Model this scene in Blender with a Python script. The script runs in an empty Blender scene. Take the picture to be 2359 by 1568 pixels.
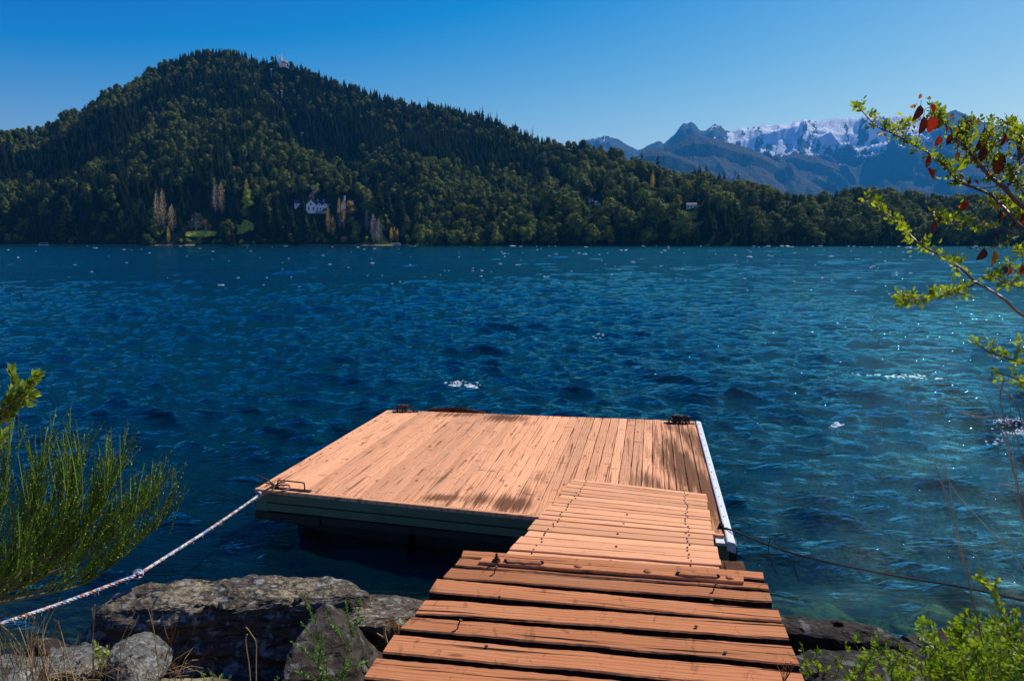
import bpy, math, random
import numpy as np
from mathutils import Vector, Matrix, noise as mn
R = math.radians
S = bpy.context.scene
COL = S.collection

# ------------------------------------------------------------------ camera
CZ = 2.52; FP = 1800.0; PW = 2359.0; PH = 1568.0
TH = math.atan(225.5 / FP)
cam = bpy.data.cameras.new('camera'); cam.sensor_width = 36; cam.lens = 36 * FP / PW
cam.clip_start = 0.05; cam.clip_end = 60000
co = bpy.data.objects.new('camera', cam); COL.objects.link(co)
co.location = (0, 0, CZ); co.rotation_euler = (math.pi / 2 - TH, 0, 0)
S.camera = co

# ------------------------------------------------------------------ sky and sun
SUN_AZ = 50.0      # degrees to the right of the view
SUN_EL = 46.0
w = bpy.data.worlds.new('World'); S.world = w; w.use_nodes = True
wn = w.node_tree.nodes; wl = w.node_tree.links
bg = wn['Background']
sky = wn.new('ShaderNodeTexSky'); sky.sky_type = 'NISHITA'; sky.sun_disc = False
sky.sun_elevation = R(SUN_EL); sky.sun_rotation = R(SUN_AZ)
sky.altitude = 800; sky.air_density = 1.0; sky.dust_density = 0.7; sky.ozone_density = 2.5
hs = wn.new('ShaderNodeHueSaturation'); hs.inputs['Saturation'].default_value = 1.38; hs.inputs['Value'].default_value = 1.0
hs.inputs['Hue'].default_value = 0.490
wl.new(sky.outputs[0], hs.inputs['Color'])
gm = wn.new('ShaderNodeGamma'); gm.inputs[1].default_value = 1.2
wl.new(hs.outputs[0], gm.inputs[0])
sp0 = wn.new('ShaderNodeSeparateColor'); cb0 = wn.new('ShaderNodeCombineColor'); wl.new(gm.outputs[0], sp0.inputs[0])
def wm(op, a, b):
    x = wn.new('ShaderNodeMath'); x.operation = op
    for i, v in enumerate((a, b)):
        if hasattr(v, 'links'): wl.new(v, x.inputs[i])
        else: x.inputs[i].default_value = v
    return x.outputs[0]
wl.new(wm('MAXIMUM', wm('MULTIPLY', wm('SUBTRACT', sp0.outputs[0], .80), 2.3), .05), cb0.inputs[0])
wl.new(wm('MAXIMUM', wm('MULTIPLY', wm('SUBTRACT', sp0.outputs[1], 1.55), 1.38), .6), cb0.inputs[1])
wl.new(wm('MULTIPLY', wm('POWER', sp0.outputs[2], .578), 2.224), cb0.inputs[2])
wl.new(cb0.outputs[0], bg.inputs[0]); bg.inputs[1].default_value = 0.062
sl = bpy.data.lights.new('sun', 'SUN'); sl.energy = 4.6; sl.angle = R(0.5); sl.color = (1.0, 0.93, 0.82)
so = bpy.data.objects.new('sun', sl); COL.objects.link(so)
sd = Vector((math.sin(R(SUN_AZ)) * math.cos(R(SUN_EL)), math.cos(R(SUN_AZ)) * math.cos(R(SUN_EL)), math.sin(R(SUN_EL))))
so.rotation_euler = sd.to_track_quat('Z', 'Y').to_euler()
S.view_settings.view_transform = 'Standard'; S.view_settings.look = 'None'
S.view_settings.gamma = 1; S.view_settings.use_curve_mapping = False
S.view_settings.exposure = 0.4
S.cycles.max_bounces = 7; S.cycles.transparent_max_bounces = 10
S.cycles.volume_bounces = 0

# ------------------------------------------------------------------ helpers
def ray(px, py):
    x = (px - PW / 2) / FP; y = -(py - PH / 2) / FP
    return (x, math.cos(TH) + y * math.sin(TH), -math.sin(TH) + y * math.cos(TH))
def wz(px, py, z):
    X, Y, Z = ray(px, py); s = (z - CZ) / Z
    return Vector((s * X, s * Y, z))
def wd(px, py, d):
    X, Y, Z = ray(px, py)
    return Vector((d * X, d * Y, CZ + d * Z))
def wy(px, py, yy):
    X, Y, Z = ray(px, py); s = yy / Y
    return Vector((s * X, yy, CZ + s * Z))
def proj(X, Y, Z):
    Z = Z - CZ
    d = Y * math.cos(TH) - Z * math.sin(TH)
    u = Y * math.sin(TH) + Z * math.cos(TH)
    return PW / 2 + FP * X / d, PH / 2 - FP * u / d, d

def tag(o, label=None, cat=None, group=None, kind=None):
    if label: o['label'] = label
    if cat: o['category'] = cat
    if group: o['group'] = group
    if kind: o['kind'] = kind
    return o
def empty(name, loc, label=None, cat=None, group=None):
    o = bpy.data.objects.new(name, None); COL.objects.link(o); o.location = loc; o.empty_display_size = .1
    bpy.context.view_layer.update() if False else None
    return tag(o, label, cat, group)
def mesh(name, v, f, mat, smooth=False):
    me = bpy.data.meshes.new(name)
    me.from_pydata([tuple(p) for p in v], [], f)
    if mat is not None:
        for m in (mat if isinstance(mat, (list, tuple)) else [mat]): me.materials.append(m)
    if smooth: me.polygons.foreach_set('use_smooth', [True] * len(me.polygons))
    me.update(); return me
def obj(name, v, f, mat, parent=None, smooth=False, M=None):
    """v in world coordinates unless M (the object's world matrix) is given, then local to M"""
    me = mesh(name, v, f, mat, smooth)
    o = bpy.data.objects.new(name, me); COL.objects.link(o)
    mw = M if M is not None else Matrix.Identity(4)
    if parent is not None:
        o.parent = parent
        pm = WM.get(parent.name, Matrix.Translation(parent.location))
        o.matrix_basis = pm.inverted() @ mw
    else:
        o.matrix_basis = mw
    WM[o.name] = mw
    return o
WM = {}
def quads_np(name, V, Q, mat, smooth=False):
    me = bpy.data.meshes.new(name)
    n = len(V); m = len(Q); k = Q.shape[1]
    me.vertices.add(n); me.vertices.foreach_set('co', V.astype(np.float32).ravel())
    me.loops.add(m * k); me.loops.foreach_set('vertex_index', Q.astype(np.int32).ravel())
    me.polygons.add(m); me.polygons.foreach_set('loop_start', np.arange(0, m * k, k, dtype=np.int32))
    if smooth: me.polygons.foreach_set('use_smooth', np.ones(m, dtype=bool))
    if mat is not None: me.materials.append(mat)
    me.update(calc_edges=True)
    return me
def grid_faces(nr, nc):
    i = np.arange(nr - 1)[:, None] * nc + np.arange(nc - 1)[None, :]
    return np.stack([i, i + 1, i + nc + 1, i + nc], -1).reshape(-1, 4)

# numpy value noise
def _h(ix, iy, s):
    n = (ix.astype(np.int64) * 374761393 + iy.astype(np.int64) * 668265263 + s * 1442695041) & 0xffffffff
    n = ((n ^ (n >> 13)) * 1274126177) & 0xffffffff
    n = n ^ (n >> 16)
    return (n & 0xffffff) / float(0xffffff)
def vnoise(x, y, s=0):
    x = np.asarray(x, float); y = np.asarray(y, float)
    ix = np.floor(x); iy = np.floor(y); fx = x - ix; fy = y - iy
    fx = fx * fx * (3 - 2 * fx); fy = fy * fy * (3 - 2 * fy)
    a = _h(ix, iy, s); b = _h(ix + 1, iy, s); c = _h(ix, iy + 1, s); d = _h(ix + 1, iy + 1, s)
    return (a * (1 - fx) + b * fx) * (1 - fy) + (c * (1 - fx) + d * fx) * fy * 1.0
def fbm(x, y, o=5, s=0, g=.5):
    t = 0; a = 1; n = 0
    for k in range(o):
        t = t + a * (vnoise(x, y, s + k * 17) - .5) * 2; n += a; a *= g
        x = x * 2.03 + 11.3; y = y * 2.03 - 7.1
    return t / n
def ridged(x, y, o=5, s=0):
    t = 0; a = 1; n = 0
    for k in range(o):
        v = 1 - np.abs((vnoise(x, y, s + k * 31) - .5) * 2)
        t = t + a * v * v; n += a; a *= .5
        x = x * 2.07 + 3.3; y = y * 2.07 + 5.1
    return t / n
def sstep(a, b, x):
    t = np.clip((x - a) / (b - a), 0, 1); return t * t * (3 - 2 * t)

class MB:
    def __init__(s): s.v = []; s.f = []
    def add(s, v, f):
        n = len(s.v); s.v += [Vector(p) for p in v]; s.f += [tuple(i + n for i in q) for q in f]
    def box(s, a, b):
        x0, y0, z0 = a; x1, y1, z1 = b
        s.add([(x0, y0, z0), (x1, y0, z0), (x1, y1, z0), (x0, y1, z0), (x0, y0, z1), (x1, y0, z1), (x1, y1, z1), (x0, y1, z1)],
              [(0, 3, 2, 1), (4, 5, 6, 7), (0, 1, 5, 4), (1, 2, 6, 5), (2, 3, 7, 6), (3, 0, 4, 7)])
    def hexa(s, top, dz, lo=None):
        """top: 4 corners ccw, dz thickness"""
        t = [Vector(p) for p in top]; b = [p - Vector((0, 0, dz)) for p in t] if lo is None else [Vector(p) for p in lo]
        s.add(t + b, [(0, 1, 2, 3), (7, 6, 5, 4), (0, 4, 5, 1), (1, 5, 6, 2), (2, 6, 7, 3), (3, 7, 4, 0)])
    def tube(s, pts, rad, n=6, cap=True):
        pts = [Vector(p) for p in pts]; m = len(pts)
        if not hasattr(rad, '__len__'): rad = [rad] * m
        up = Vector((0.13, 0.27, 1)).normalized(); v = []; f = []
        for i, p in enumerate(pts):
            d = (pts[min(i + 1, m - 1)] - pts[max(i - 1, 0)])
            if d.length < 1e-9: d = Vector((0, 0, 1))
            d.normalize()
            a = d.cross(up)
            if a.length < .05: a = d.cross(Vector((1, 0, 0)))
            a.normalize(); b = d.cross(a)
            for k in range(n):
                t = 2 * math.pi * k / n
                v.append(p + (a * math.cos(t) + b * math.sin(t)) * rad[i])
        for i in range(m - 1):
            for k in range(n):
                k2 = (k + 1) % n
                f.append((i * n + k, i * n + k2, (i + 1) * n + k2, (i + 1) * n + k))
        if cap:
            f.append(tuple(range(n - 1, -1, -1))); f.append(tuple((m - 1) * n + k for k in range(n)))
        s.add(v, f)
    def blob(s, c, r, n=6, sq=(1, 1, 1), jit=.1, rnd=random):
        v = []; f = []; c = Vector(c)
        for i in range(1, n):
            t = math.pi * i / n
            for k in range(n + 1):
                a = 2 * math.pi * k / (n + 1); q = r * (1 + rnd.uniform(-jit, jit))
                v.append(c + Vector((q * math.sin(t) * math.cos(a) * sq[0], q * math.sin(t) * math.sin(a) * sq[1], q * math.cos(t) * sq[2])))
        m = n + 1
        for i in range(n - 2):
            for k in range(m):
                k2 = (k + 1) % m; f.append((i * m + k, (i + 1) * m + k, (i + 1) * m + k2, i * m + k2))
        v.append(c + Vector((0, 0, r * sq[2]))); v.append(c - Vector((0, 0, r * sq[2])))
        T = len(v) - 2
        for k in range(m):
            k2 = (k + 1) % m
            f.append((T, k, k2)); f.append((T + 1, (n - 2) * m + k2, (n - 2) * m + k))
        s.add(v, f)
    def leaf(s, p, d, nrm, L, W, curl=0.15, fold=0.2, tipw=.35):
        d = Vector(d).normalized(); nrm = Vector(nrm)
        a = d.cross(nrm)
        if a.length < 1e-4: a = d.cross(Vector((.3, .5, .8)))
        a.normalize(); n = a.cross(d).normalized(); p = Vector(p)
        k = [(0, .08), (.22, .8), (.5, 1.0), (.78, .72), (1, .04)]
        v = []; f = []
        for t, ww in k:
            c = p + d * (L * t) - n * (curl * L * t * t)
            h = W * .5 * ww
            v += [c - a * h + n * (fold * h), c, c + a * h + n * (fold * h)]
        for i in range(4):
            b = i * 3
            f += [(b, b + 1, b + 4, b + 3), (b + 1, b + 2, b + 5, b + 4)]
        s.add(v, f)
    def leaf4(s, p, d, nrm, L, W):
        d = Vector(d).normalized(); a = d.cross(Vector(nrm))
        if a.length < 1e-4: a = d.cross(Vector((.3, .5, .8)))
        a.normalize(); p = Vector(p)
        s.add([p, p + d * L * .5 + a * W * .5, p + d * L, p + d * L * .5 - a * W * .5], [(0, 1, 2, 3)])
    def build(s, name, mat, parent=None, smooth=False):
        return obj(name, s.v, s.f, mat, parent, smooth)
def catmull(pts, k=6):
    pts = [Vector(p) for p in pts]; P = [pts[0] * 2 - pts[1]] + pts + [pts[-1] * 2 - pts[-2]]; o = []
    for i in range(1, len(P) - 2):
        for j in range(k):
            t = j / k; a, b, c, d = P[i - 1], P[i], P[i + 1], P[i + 2]
            o.append(.5 * ((2 * b) + (c - a) * t + (2 * a - 5 * b + 4 * c - d) * t * t + (3 * b - a - 3 * c + d) * t ** 3))
    o.append(pts[-1]); return o

# ------------------------------------------------------------------ materials
def newmat(name):
    m = bpy.data.materials.new(name); m.use_nodes = True
    nt = m.node_tree; b = nt.nodes['Principled BSDF']
    return m, nt, b
class N:
    def __init__(s, nt): s.nt = nt
    def n(s, t, **k):
        x = s.nt.nodes.new(t)
        for a, b in k.items(): setattr(x, a, b)
        return x
    def l(s, a, b): s.nt.links.new(a, b)
    def coord(s, kind='Object', scale=(1, 1, 1), loc=(0, 0, 0)):
        t = s.n('ShaderNodeTexCoord'); m = s.n('ShaderNodeMapping')
        m.inputs['Scale'].default_value = scale; m.inputs['Location'].default_value = loc
        s.l(t.outputs[kind], m.inputs[0]); return m.outputs[0]
    def noise(s, vec, sc, det=4, rough=.55, dist=0):
        x = s.n('ShaderNodeTexNoise'); x.inputs['Scale'].default_value = sc; x.inputs['Detail'].default_value = det
        x.inputs['Roughness'].default_value = rough; x.inputs['Distortion'].default_value = dist
        if vec is not None: s.l(vec, x.inputs['Vector'])
        return x.outputs[0]
    def ramp(s, fac, stops, interp='LINEAR'):
        x = s.n('ShaderNodeValToRGB'); e = x.color_ramp.elements; x.color_ramp.interpolation = interp
        while len(e) < len(stops): e.new(.5)
        for q, (p, c) in zip(e, stops):
            q.position = p; q.color = c if len(c) == 4 else (*c, 1)
        s.l(fac, x.inputs[0]); return x.outputs[0]
    def mix(s, f, a, b, mode='MIX'):
        x = s.n('ShaderNodeMix'); x.data_type = 'RGBA'; x.blend_type = mode; x.clamp_factor = True
        for v, i in ((f, 0), (a, 6), (b, 7)):
            if hasattr(v, 'links'): s.l(v, x.inputs[i])
            elif i == 0: x.inputs[0].default_value = v
            else: x.inputs[i].default_value = (*v, 1) if len(v) == 3 else v
        return x.outputs[2]
    def math(s, op, a, b=None, c=None):
        x = s.n('ShaderNodeMath', operation=op)
        for i, v in enumerate((a, b, c)):
            if v is None: continue
            if hasattr(v, 'links'): s.l(v, x.inputs[i])
            else: x.inputs[i].default_value = v
        return x.outputs[0]
    def bump(s, h, strength, dist, nrm=None):
        x = s.n('ShaderNodeBump'); x.inputs['Strength'].default_value = strength; x.inputs['Distance'].default_value = dist
        s.l(h, x.inputs['Height'])
        if nrm is not None: s.l(nrm, x.inputs['Normal'])
        return x.outputs[0]
def rgb(v): return (v[0], v[1], v[2])

def simple(name, col, rough=.6, metal=0, var=.25, sc=8, bump=.0, spec=.5):
    m, nt, b = newmat(name); g = N(nt)
    v = g.coord('Object')
    n1 = g.noise(v, sc, 5, .6)
    c = g.ramp(n1, [(.3, tuple(x * (1 - var) for x in col)), (.7, tuple(min(1, x * (1 + var)) for x in col))])
    g.l(c, b.inputs['Base Color']); b.inputs['Roughness'].default_value = rough; b.inputs['Metallic'].default_value = metal
    b.inputs['Specular IOR Level'].default_value = spec
    if bump: g.l(g.bump(n1, bump, .02), b.inputs['Normal'])
    return m

def wood(name, light, dark, grain=1.0, crack=.5, rough=.75, knots=.6, bstr=.35, stains=False):
    m, nt, b = newmat(name); g = N(nt)
    oi = g.n('ShaderNodeObjectInfo')
    tc = g.n('ShaderNodeTexCoord'); add = g.n('ShaderNodeVectorMath', operation='ADD')
    mul = g.n('ShaderNodeVectorMath', operation='SCALE'); g.l(oi.outputs['Random'], mul.inputs['Scale']); mul.inputs[0].default_value = (37, 19, 23)
    g.l(tc.outputs['Object'], add.inputs[0]); g.l(mul.outputs[0], add.inputs[1]); P = add.outputs[0]
    def mp(sc):
        q = g.n('ShaderNodeMapping'); q.inputs['Scale'].default_value = sc; g.l(P, q.inputs[0]); return q.outputs[0]
    big = g.noise(mp((.7, 5, 5)), 1.0, 3, .5)
    # cathedral figure: distorted rings
    wv = g.n('ShaderNodeTexWave', wave_type='BANDS', bands_direction='Y'); wv.inputs['Scale'].default_value = 14
    wv.inputs['Distortion'].default_value = 9; wv.inputs['Detail'].default_value = 3; wv.inputs['Detail Scale'].default_value = 1.0
    g.l(mp((.16, 1, 1)), wv.inputs[0])
    fine = g.noise(mp((2.2, 85, 60)), 1.0, 5, .65)
    c = g.mix(fine, light, tuple(x * .80 for x in light))
    c = g.mix(g.math('MULTIPLY', g.ramp(wv.outputs[1], [(.55, (0, 0, 0)), (.95, (1, 1, 1))]), .45 * grain), c, dark)
    c = g.mix(g.math('MULTIPLY', g.ramp(big, [(.45, (0, 0, 0)), (.75, (1, 1, 1))]), .45), c, tuple(.45 * a + .55 * d for a, d in zip(light, dark)))
    # plank to plank tone
    tone = g.math('MULTIPLY_ADD', oi.outputs['Random'], .36, .84)
    tn = g.n('ShaderNodeCombineColor'); [g.l(tone, tn.inputs[i]) for i in range(3)]
    c = g.mix(1.0, c, tn.outputs[0], 'MULTIPLY')
    wth = g.ramp(g.noise(mp((.9, 2.5, 3)), 1.3, 4, .6), [(.5, (0, 0, 0)), (.72, (1, 1, 1))])
    c = g.mix(g.math('MULTIPLY', wth, .26), c, (.46, .28, .17))
    # long cracks
    cr = g.ramp(g.noise(mp((1.1, 34, 20)), 1.0, 3, .5, .3), [(.33, (1, 1, 1)), (.39, (0, 0, 0))])
    c = g.mix(g.math('MULTIPLY', cr, crack), c, tuple(x * .22 for x in dark))
    # knots and cross scratches
    vo = g.n('ShaderNodeTexVoronoi'); vo.inputs['Scale'].default_value = 1.0; g.l(mp((3.0, 8.5, 4)), vo.inputs[0])
    kn = g.ramp(vo.outputs['Distance'], [(.06, (1, 1, 1)), (.13, (0, 0, 0))])
    c = g.mix(g.math('MULTIPLY', kn, knots), c, tuple(x * .5 for x in dark))
    sc2 = g.ramp(g.noise(mp((16, 5, 9)), 1.0, 4, .6, 1.2), [(.60, (0, 0, 0)), (.68, (1, 1, 1))])
    c = g.mix(g.math('MULTIPLY', sc2, .75 * knots), c, tuple(x * .6 for x in dark))
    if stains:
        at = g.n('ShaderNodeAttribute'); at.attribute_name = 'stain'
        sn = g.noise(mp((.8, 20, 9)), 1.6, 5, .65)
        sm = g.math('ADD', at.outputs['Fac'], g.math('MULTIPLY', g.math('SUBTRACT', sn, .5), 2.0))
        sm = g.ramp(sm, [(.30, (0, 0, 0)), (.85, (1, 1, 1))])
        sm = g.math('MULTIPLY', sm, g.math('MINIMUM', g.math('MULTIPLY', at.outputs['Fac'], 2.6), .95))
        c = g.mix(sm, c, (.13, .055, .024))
    g.l(c, b.inputs['Base Color']); b.inputs['Roughness'].default_value = rough; b.inputs['Specular IOR Level'].default_value = .08
    hgt = g.math('SUBTRACT', g.math('MULTIPLY', fine, .6), g.math('MULTIPLY', cr, 1.2))
    g.l(g.bump(hgt, bstr, .006), b.inputs['Normal'])
    return m

def leafmat(name, c1, c2, trans=.45, sc=3.0, tint=(1.2, 1.25, .5), rough=.45):
    m, nt, b = newmat(name); g = N(nt)
    oi = g.n('ShaderNodeObjectInfo'); v = g.coord('Object')
    n1 = g.noise(v, sc, 3, .6)
    ge = g.n('ShaderNodeNewGeometry')
    f = g.math('ADD', g.math('MULTIPLY', n1, .65), g.math('MULTIPLY', ge.outputs['Random Per Island'], .4))
    c = g.ramp(f, [(.28, c1), (.78, c2)])
    g.l(c, b.inputs['Base Color']); b.inputs['Roughness'].default_value = rough; b.inputs['Specular IOR Level'].default_value = .3
    tr = g.n('ShaderNodeBsdfTranslucent')
    tc = g.mix(1.0, c, tint, 'MULTIPLY'); g.l(tc, tr.inputs[0])
    mx = g.n('ShaderNodeMixShader'); mx.inputs[0].default_value = trans
    g.l(b.outputs[0], mx.inputs[1]); g.l(tr.outputs[0], mx.inputs[2])
    g.l(mx.outputs[0], nt.nodes['Material Output'].inputs[0])
    return m
def treemat(name, c1, c2, trans=.25):
    """foliage seen from far: tone differs between trees"""
    m, nt, b = newmat(name); g = N(nt)
    oi = g.n('ShaderNodeObjectInfo')
    ge = g.n('ShaderNodeNewGeometry')
    v = g.n('ShaderNodeTexCoord')
    mp = g.n('ShaderNodeMapping'); mp.inputs['Scale'].default_value = (.02, .02, .02); g.l(ge.outputs['Position'], mp.inputs[0])
    big = g.noise(mp.outputs[0], 1.0, 3, .6)
    loc = g.n('ShaderNodeMapping'); loc.inputs['Scale'].default_value = (.09, .09, .05); g.l(ge.outputs['Position'], loc.inputs[0])
    mid = g.noise(loc.outputs[0], 1.0, 2, .5)
    f = g.math('ADD', g.math('MULTIPLY', big, .5), g.math('MULTIPLY', mid, .5))
    f = g.math('ADD', f, g.math('MULTIPLY', g.math('SUBTRACT', ge.outputs['Random Per Island'], .5), .25))
    c = g.ramp(f, [(.3, c1), (.7, c2)])
    g.l(c, b.inputs['Base Color']); b.inputs['Roughness'].default_value = .8; b.inputs['Specular IOR Level'].default_value = .1
    tr = g.n('ShaderNodeBsdfTranslucent'); g.l(c, tr.inputs[0])
    mx = g.n('ShaderNodeMixShader'); mx.inputs[0].default_value = trans
    g.l(b.outputs[0], mx.inputs[1]); g.l(tr.outputs[0], mx.inputs[2])
    g.l(mx.outputs[0], nt.nodes['Material Output'].inputs[0])
    return m

def rockmat(name, base, lich, amt=.5, sc=6):
    m, nt, b = newmat(name); g = N(nt)
    v = g.coord('Object', (1, 1, 2.6))
    v2 = g.coord('Object')
    n1 = g.noise(v, sc, 8, .65); n2 = g.noise(v2, sc * 3.5, 5, .7); n3 = g.noise(v, 2.0, 4, .6)
    c = g.ramp(n1, [(.32, tuple(x * .3 for x in base)), (.5, base), (.68, tuple(x * 1.5 for x in base))])
    vo = g.n('ShaderNodeTexVoronoi'); vo.inputs['Scale'].default_value = sc * 3; g.l(v2, vo.inputs[0])
    lm = g.math('MULTIPLY', g.ramp(g.math('ADD', g.math('MULTIPLY', n2, .6), g.math('MULTIPLY', n3, .4)), [(.5, (0, 0, 0)), (.58, (1, 1, 1))]), amt)
    ge_ = g.n('ShaderNodeNewGeometry'); sz_ = g.n('ShaderNodeSeparateXYZ'); g.l(ge_.outputs['Normal'], sz_.inputs[0])
    upf = g.ramp(sz_.outputs[2], [(.15, (.12, .12, .12)), (.6, (1, 1, 1))])  # lichen thinned on steep faces, which paints in the shade of the rock sides
    lm = g.math('MULTIPLY', lm, upf)
    c = g.mix(lm, c, lich)
    gr = g.ramp(g.noise(v2, sc * 1.7, 3, .5), [(.58, (0, 0, 0)), (.64, (1, 1, 1))])
    c = g.mix(g.math('MULTIPLY', gr, amt * .6), c, (.34, .38, .37))
    cr = g.ramp(g.noise(g.coord('Object', (.8, .8, 6)), sc * .8, 6, .6, 1), [(.36, (1, 1, 1)), (.42, (0, 0, 0))])
    c = g.mix(g.math('MULTIPLY', cr, .75), c, (.02, .018, .015))
    g.l(c, b.inputs['Base Color']); b.inputs['Roughness'].default_value = .9; b.inputs['Specular IOR Level'].default_value = .2
    h = g.math('ADD', g.math('MULTIPLY', n1, .7), g.math('MULTIPLY', n2, .5)); h = g.math('SUBTRACT', h, g.math('MULTIPLY', cr, .4))
    g.l(g.bump(h, .9, .03), b.inputs['Normal'])
    return m

M_deck = wood('deck_wood', (.88, .44, .235), (.27, .105, .042), stains=True, crack=.7, knots=.85)
M_ramp = wood('ramp_wood', (.80, .395, .205), (.38, .155, .07), crack=.35, knots=.25, grain=.8)
M_walk = wood('sleeper_wood', (.52, .205, .088), (.13, .05, .022), crack=1.0, knots=.6, grain=.8, bstr=1.0, rough=.85)
M_side = simple('shaded_side', (.035, .018, .011), .95, 0, .5, 14, .5, .1)  # darker plank sides, with the shade on them painted into the colour
M_rot = wood('rotten_wood', (.10, .04, .02), (.04, .015, .008), crack=.6)
M_rust = simple('rusty_iron', (.045, .022, .014), .6, .5, .5, 60, .2)
M_nail = simple('nail_iron', (.03, .018, .013), .7, .3, .4, 80)
M_alu = simple('white_metal', (.62, .66, .68), .4, 0, .08, 20)
M_fascia = simple('grey_green_fascia', (.10, .125, .07), .55, 0, .15, 6)
M_black = simple('black_plastic', (.012, .012, .014), .5, 0, .3, 10)
M_blackrope = simple('black_rope', (.012, .011, .012), .9, 0, .4, 90)
M_soil = simple('dark_soil', (.05, .04, .028), .95, 0, .5, 5, .8)
M_bark = simple('bark', (.10, .07, .05), .9, 0, .4, 30, .5)
M_barkg = simple('grey_bark', (.24, .21, .18), .9, 0, .3, 4)
# ------------------------------------------------------------------ water waves
rs = np.random.RandomState(5)
NW = 80
lam = np.exp(rs.uniform(math.log(.28), math.log(7.5), NW))
wang = math.atan2(-.94, -.30) + rs.normal(0, .33, NW) * (1 + .5 * (lam < 1.2))
wk = 2 * math.pi / lam; wph = rs.uniform(0, 6.283, NW)
wa = .0088 * lam ** .98 * rs.uniform(.5, 1.25, NW) * np.where(lam < 1.2, 1.3, .56) * np.where(lam > 3.2, .55, 1.0)
def waves(x, y, sp):
    dx = np.zeros_like(x); dy = np.zeros_like(x); dz = np.zeros_like(x)
    gust = .75 + .55 * fbm(x * .045, y * .03, 3, 3)
    calm = .72 + .28 * sstep(4.0, 11.0, np.hypot(x, y))
    for i in range(NW):
        fade = sstep(1.6, 3.2, lam[i] / sp)
        a = wa[i] * fade * gust * (calm if lam[i] > 1.5 else np.maximum(calm, .8))
        cx, cy = math.cos(wang[i]), math.sin(wang[i])
        th = wk[i] * (x * cx + y * cy) + wph[i]
        s_, c_ = np.sin(th), np.cos(th)
        dz += a * c_; q = .75 * a
        dx -= q * cx * s_; dy -= q * cy * s_
    return dx, dy, dz
def water_z(x, y):
    x = np.array([x], float); y = np.array([y], float)
    return float(waves(x, y, np.hypot(x, y) * .006 + .01)[2][0])
def bedz(x, y):
    """bank and lake bed height"""
    s = 4.25 + .25 * vnoise(x * .9 + 3, y * 0 + 1, 9) + .12 * np.clip(x, -4, 4) * .2
    d = y - s
    z = np.where(d < 0, -d * .42, -d * .45 - .05)
    z = np.where(d > 1.2, -.59 - (d - 1.2) * .35, z)
    z = np.where(d > 6, -2.27 - (d - 6) * .55, z)
    z = np.maximum(z, -14)
    z = np.minimum(z, .62)
    return z + .06 * fbm(x * 2.2, y * 2.2, 4, 41) * (z > -13)
# rows spaced by distance, fine where the waves are close
r = [1.5]
while r[-1] < 1250: r.append(r[-1] + max(.028, r[-1] * .0062))
r = np.array(r); az = np.linspace(R(-56), R(56), 1100)
RR, AA = np.meshgrid(r, az, indexing='ij')
X = RR * np.sin(AA); Y = RR * np.cos(AA)
sp = RR * .0062 + .01
dx, dy, dz = waves(X, Y, sp)
dz = dz * sstep(0, .35, -bedz(X, Y) + .12)
V = np.stack([X + dx, Y + dy, dz], -1).reshape(-1, 3)
m, nt, b = newmat('lake_water'); g = N(nt)
nt.nodes.remove(b)
gl = g.n('ShaderNodeBsdfGlossy'); gl.inputs['Roughness'].default_value = .025; gl.inputs[0].default_value = (.42, .98, 1, 1)
df = g.n('ShaderNodeBsdfDiffuse')
geo = g.n('ShaderNodeNewGeometry')
def rip(sx, sy, sc, rot=R(12)):
    q = g.n('ShaderNodeMapping'); q.inputs['Scale'].default_value = (sx, sy, 1); q.inputs['Rotation'].default_value = (0, 0, rot)
    g.l(geo.outputs['Position'], q.inputs[0]); return g.noise(q.outputs[0], sc, 4, .6, .4)
h1 = rip(1, 3.2, 1.4); h2 = rip(1, 2.8, 4.0)
h3 = rip(1, 1.6, 13); bn = g.bump(h1, 1.0, .10); bn = g.bump(h2, 1.0, .042, bn); bn = g.bump(h3, 1.0, .018, bn)
fr = g.n('ShaderNodeFresnel'); fr.inputs[0].default_value = 1.333
for q in (gl, df, fr): g.l(bn, q.inputs['Normal'])
at = g.n('ShaderNodeAttribute'); at.attribute_name = 'clear'
cr = g.ramp(g.noise(geo.outputs['Position'], .05, 3, .5), [(.35, (.0004, .028, .040)), (.65, (.0002, .019, .034))])
g.l(cr, df.inputs[0])
tp = g.n('ShaderNodeBsdfTransparent'); tp.inputs[0].default_value = (.46, .70, .50, 1)
mb = g.n('ShaderNodeMixShader'); g.l(at.outputs['Fac'], mb.inputs[0]); g.l(df.outputs[0], mb.inputs[1]); g.l(tp.outputs[0], mb.inputs[2])
mf = g.n('ShaderNodeMixShader'); g.l(fr.outputs[0], mf.inputs[0]); g.l(mb.outputs[0], mf.inputs[1]); g.l(gl.outputs[0], mf.inputs[2])
g.l(mf.outputs[0], nt.nodes['Material Output'].inputs[0])
me = quads_np('water', V, grid_faces(len(r), len(az)), m, True)
cl = (np.exp(-np.maximum(0, -bedz(X, Y) - .15) * .55) * .97).ravel()
a_ = me.attributes.new('clear', 'FLOAT', 'POINT'); a_.data.foreach_set('value', cl.astype(np.float32))
wo = bpy.data.objects.new('water', me); COL.objects.link(wo); tag(wo, 'dark blue choppy lake water', 'water', kind='structure')

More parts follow.
